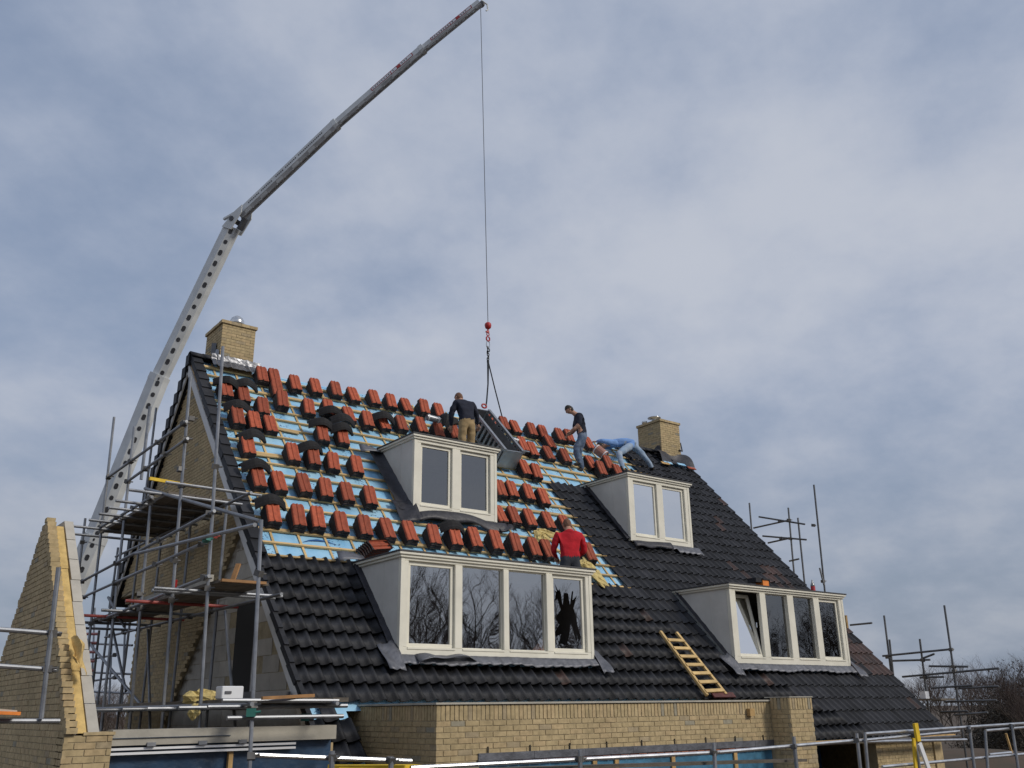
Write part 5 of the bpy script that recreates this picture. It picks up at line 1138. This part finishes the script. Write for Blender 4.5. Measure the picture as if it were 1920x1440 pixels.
# tubes round the annex at the left edge
sa = thing('annex_scaffold', 'few scaffold tubes crossing the annex gable at the left edge', 'scaffold', (-3.5, -1.0, GZ))
for a, b in (((-40, 1177), (115, 1189)), ((-40, 1246), (105, 1256)), ((-40, 1352), (112, 1352))):
    A, B = ony(*a, -1.32), ony(*b, -1.32); tubep(sa, A, B, 'ledger')
A, B = ony(110, 1064, -1.36), ony(77, 1348, -1.36); tubep(sa, A, B, 'standard'); coupler(sa, ony(98, 1188, -1.34)); coupler(sa, ony(90, 1255, -1.34))
A = ony(-20, 1336, -1.45); MB().bar(A, ony(35, 1338, -1.45), .20, .03).build('orange_plank', 'orange', sa); MB().bar(A+Vector((0, .1, .03)), ony(28, 1334, -1.35), .22, .02).build('pale_plank', 'concrete', sa)
# ---- front scaffold along the eaves
sf = thing('front_scaffold', 'galvanised guard rails and posts of the scaffold along the front of the house', 'scaffold', (5, -3, GZ))
FY = -3.0
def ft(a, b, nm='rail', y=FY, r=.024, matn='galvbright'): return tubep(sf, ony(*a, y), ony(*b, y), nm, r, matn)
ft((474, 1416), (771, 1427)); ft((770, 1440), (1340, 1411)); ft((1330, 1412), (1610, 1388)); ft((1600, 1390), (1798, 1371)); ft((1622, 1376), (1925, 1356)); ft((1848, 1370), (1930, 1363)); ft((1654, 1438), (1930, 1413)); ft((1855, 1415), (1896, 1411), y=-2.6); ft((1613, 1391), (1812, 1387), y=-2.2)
for a, b in (((623, 1408), (622, 1440)), ((733, 1420), (733, 1440)), ((1087, 1406), (1088, 1440)), ((1338, 1393), (1341, 1440)), ((1488, 1381), (1494, 1440)), ((1606, 1375), (1613, 1440)), ((1621, 1373), (1627, 1440)), ((1713, 1375), (1724, 1440)), ((1817, 1361), (1827, 1440)), ((1847, 1370), (1852, 1440)), ((1897, 1359), (1909, 1440))):
    A, B = ony(*a, FY-.05), ony(*b, FY-.05); d = (B-A)/(B.z-A.z); tubep(sf, A, A+d*(GZ-A.z), 'post', .027)
for p in ((623, 1420), (733, 1426), (1087, 1423), (1338, 1411), (1488, 1400), (1606, 1388), (1713, 1380), (1817, 1370), (1897, 1361), (471, 1418)): coupler(sf, ony(*p, FY-.04), .045)
MB().bar(ony(625, 1438, -2.8), ony(787, 1437, -2.8), .25, .035).build('deck_plank', 'yellow', sf)
MB().bar(ony(800, 1447, -2.8), ony(1500, 1425, -2.8), .25, .035).build('deck_plank', 'plank', sf)
yb = thing('yellow_plank', 'yellow painted plank standing upright at the front guard rail', 'plank', ony(1712, 1400, FY-.12))
MB().bar(ony(1716, 1356, FY-.12), ony(1722, 1390, FY-.12), .10, .04, up=(0, -1, 0)).build('upper_board', 'yellow', yb); MB().bar(ony(1713, 1384, FY-.10), ony(1718, 1450, FY-.10), .07, .03, up=(0, -1, 0)).build('lower_board', 'yellow', yb)
tag(MB().bar(ony(1724, 1394, FY-.2), ony(1745, 1452, FY-.2), .09, .03, up=(0, -1, 0)).build('white_plank', 'whiteplastic'), 'white plank leaning beside the yellow plank at bottom right', 'plank')
tag(MB().bar(ony(1886, 1375, -2.2), ony(1898, 1415, -2.2), .035, .03).build('brown_stake', 'timber'), 'thin brown stake behind the guard rails at the right edge', 'stake')
# ---- right gable scaffold
sr_ = thing('right_scaffold', 'dark tube scaffold rising beyond the right verge of the roof', 'scaffold', (15.8, 1, GZ))
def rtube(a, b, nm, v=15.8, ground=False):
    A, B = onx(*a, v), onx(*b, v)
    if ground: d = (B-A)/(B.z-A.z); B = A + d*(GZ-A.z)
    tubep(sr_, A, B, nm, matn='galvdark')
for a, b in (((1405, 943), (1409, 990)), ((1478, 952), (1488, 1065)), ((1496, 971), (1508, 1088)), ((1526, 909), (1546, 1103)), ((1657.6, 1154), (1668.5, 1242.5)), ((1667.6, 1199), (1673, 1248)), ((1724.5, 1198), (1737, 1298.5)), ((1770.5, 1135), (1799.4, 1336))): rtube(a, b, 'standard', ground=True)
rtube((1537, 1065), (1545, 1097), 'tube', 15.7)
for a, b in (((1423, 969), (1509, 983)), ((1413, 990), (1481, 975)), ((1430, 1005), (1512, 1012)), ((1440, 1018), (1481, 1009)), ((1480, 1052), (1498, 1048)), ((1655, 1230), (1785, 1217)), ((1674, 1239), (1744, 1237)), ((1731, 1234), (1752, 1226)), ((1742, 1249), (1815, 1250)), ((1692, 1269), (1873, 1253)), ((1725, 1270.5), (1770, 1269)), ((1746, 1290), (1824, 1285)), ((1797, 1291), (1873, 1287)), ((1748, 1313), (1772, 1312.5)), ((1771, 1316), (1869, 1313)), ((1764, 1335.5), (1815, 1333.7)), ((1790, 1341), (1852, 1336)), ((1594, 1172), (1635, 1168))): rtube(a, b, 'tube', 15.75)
for p in ((1479, 975), (1482, 1010), (1525, 985), (1462, 977), (1464, 1009), (1783, 1218), (1788, 1250), (1789, 1258), (1664, 1232), (1730, 1238), (1735, 1270), (1543, 1090)): coupler(sr_, onx(*p, 15.74), .05)
pw = onx(1733, 1304, 15.3); sr_pl = MB().bar((15.4, pw.y-.5, pw.z-.09), (15.4, pw.y+2.5, pw.z-.09), .6, .04).build('deck_plank', 'plank', sr_); tag(MB().box((15.25, pw.y-.06, pw.z-.068), (15.4, pw.y+.08, pw.z+.09)).build('white_tub', 'whiteplastic'), 'small white tub on the right scaffold beyond the verge', 'tub')
o1 = onx(1588, 1178, 14.62); tag(MB().bar(o1, o1+Vector((0, 0, .30)), .06, .06).build('timber_stub', 'timber'), 'short brown timber stub sticking up at the right verge', 'timber')
# ================================================================== TREES
def bare_tree(seed, H, spread=.5, levels=5):
    rg = random.Random(seed); t = MB()
    def grow(p, d, L, r, lv):
        n = 3 if lv > 1 else 2; pts = [p]; rad = [r]
        for k in range(n):
            d = (d + Vector((rg.uniform(-1, 1), rg.uniform(-1, 1), rg.uniform(-.3, .8)))*(.10 if lv == levels else .2)).normalized(); p = p + d*(L/n); pts.append(p); rad.append(r*(1-.45*(k+1)/n))
        t.path(pts, rad, 5 if lv > 2 else 3, 0 if lv > 2 else 1)
        if lv == 0: return
        m = {5: 6, 4: 5, 3: 4, 2: 4, 1: 3}[lv]
        for q in range(m):
            f = .35+.65*(q+.5)/m if lv < levels else .3+.7*(q+.5)/m; i = min(n-1, int(f*n)); b = pts[i].lerp(pts[i+1], f*n-i)
            a = rg.uniform(0, 2*math.pi); sd_ = Vector((math.cos(a), math.sin(a), 0)); nd = (d*.9 + sd_*spread*1.6 + Vector((0, 0, .35))).normalized()
            grow(b, nd, L*rg.uniform(.52, .72), max(.004, r*.52), lv-1)
    grow(Vector((0, 0, 0)), Vector((0, 0, 1)), H*.42, H*.010, levels)
    zmax = max(p[2] for p in t.v); k = H/zmax; t.v = [(p[0]*k, p[1]*k, p[2]*k) for p in t.v]
    return t.mesh('bare_tree', ['bark', 'twig'], fix=False)
TREES = [bare_tree(s, 10, sp_) for s, sp_ in ((1, .45), (2, .6), (3, .5))]
rg = random.Random(31)
def put_tree(mi, x, y, h, lab, grp):
    m4 = Matrix.Translation((x, y, GZ)) @ Matrix.Rotation(rg.uniform(0, 6.28), 4, 'Z') @ Matrix.Diagonal((h/10, h/10, h/10, 1))
    o = link('bare_tree', TREES[mi], mat4=m4); tag(o, lab, 'tree', grp)
# row of bare trees behind the photographer, seen only mirrored in the dormer panes
for k in range(15):
    x = 15 + 3.3*k + rg.uniform(-.8, .8); put_tree(k % 3, x, -31 + rg.uniform(-3, 3), rg.uniform(9.5, 12.0), 'bare winter tree mirrored in the lower dormer panes', 'bare trees mirrored in the windows')
def far(px, dist): 
    r = ray(px, 1310); k = dist/math.hypot(r.x, r.y); return CAM.x+r.x*k, CAM.y+r.y*k
FT = [(1692, 70, 5.0), (1712, 80, 5.6), (1738, 75, 5.2), (1760, 82, 6.6), (1783, 70, 5.2), (1806, 78, 6.0), (1828, 70, 5.2), (1850, 66, 5.9), (1872, 58, 4.5), (1888, 52, 4.5), (1903, 48, 4.6), (1918, 46, 4.9), (1935, 44, 5.0), (1955, 42, 5.1)]
for k, (px, dist, h) in enumerate(FT):
    x, y = far(px, dist); put_tree(k % 3, x, y, h, ORD[k] + ' bare tree from the left in the line beyond the right scaffold', 'bare trees beyond the right scaffold')
for k, (px, dist, h) in enumerate([(172, 60, 4.4), (186, 64, 4.8), (200, 62, 5.0), (214, 60, 4.6), (228, 64, 4.9), (240, 62, 4.6)]):
    x, y = far(px, dist); put_tree(k % 3, x, y, h, ORD[k] + ' low bare tree from the left seen through the gap behind the scaffold', 'bare trees behind the gable scaffold')
def bush(seed):
    rg = random.Random(seed); t = MB()
    for _ in range(9000):
        a, b = rg.uniform(0, 6.283), math.acos(rg.uniform(-.2, 1)); k = min(.96, rg.uniform(.45, 1.0)+rg.uniform(0, .08))*(1+.18*math.sin(3*a+seed)+.15*math.sin(5*b))
        c = Vector((k*math.sin(b)*math.cos(a), k*math.sin(b)*math.sin(a), .25+.9*k*math.cos(b))); s_ = rg.uniform(.012, .035)
        u = Vector((rg.gauss(0, 1), rg.gauss(0, 1), rg.gauss(0, 1))).normalized(); v = u.orthogonal().normalized()
        t.poly([c-u*s_, c+v*s_*.25, c+u*s_, c-v*s_*.25])
    return t.mesh('shrub_crown', 'evergreen', fix=False)
BU = [bush(1), bush(2)]
def put_bush(i, x, y, s, lab, grp):
    th2 = thing('shrub', lab, 'shrub', (x, y, GZ), grp)
    link('crown', BU[i % 2], th2, mat4=Matrix.Translation((x, y, GZ)) @ Matrix.Rotation(rg.uniform(0, 6), 4, 'Z') @ Matrix.Diagonal((s, s, s*1.25, 1)))
    MB().tube((x, y, GZ), (x, y, GZ+s*.8), .06*s, .03*s, 6).build('stem', 'bark', th2)
for k, (px, dist, s) in enumerate([(1882, 58, 2.3), (1896, 54, 2.5), (1910, 50, 2.6), (1926, 48, 2.8)]):
    x, y = far(px, dist); put_bush(k, x, y, s, ORD[k] + ' dark evergreen shrub from the left at the right edge', 'dark shrubs at the right edge')
for k in range(9): put_bush(k, 38+3.2*k, -28+rg.uniform(-1, 1), rg.uniform(2.6, 3.4), 'dark shrub mirrored in the right lower dormer panes', 'dark shrubs mirrored in the windows')
# low earth bank far right
t = MB(); x0, y0 = far(1850, 30); t.grid(lambda u, v: (x0-14+28*u, y0-5+14*v, GZ-.05+1.5*math.sin(math.pi*u)*math.sin(math.pi*v)*(1+.2*math.sin(9*u+4*v))), 20, 10)
o = t.build('earth_mound', 'earth', smooth=True, fix=False); o['kind'] = 'structure'
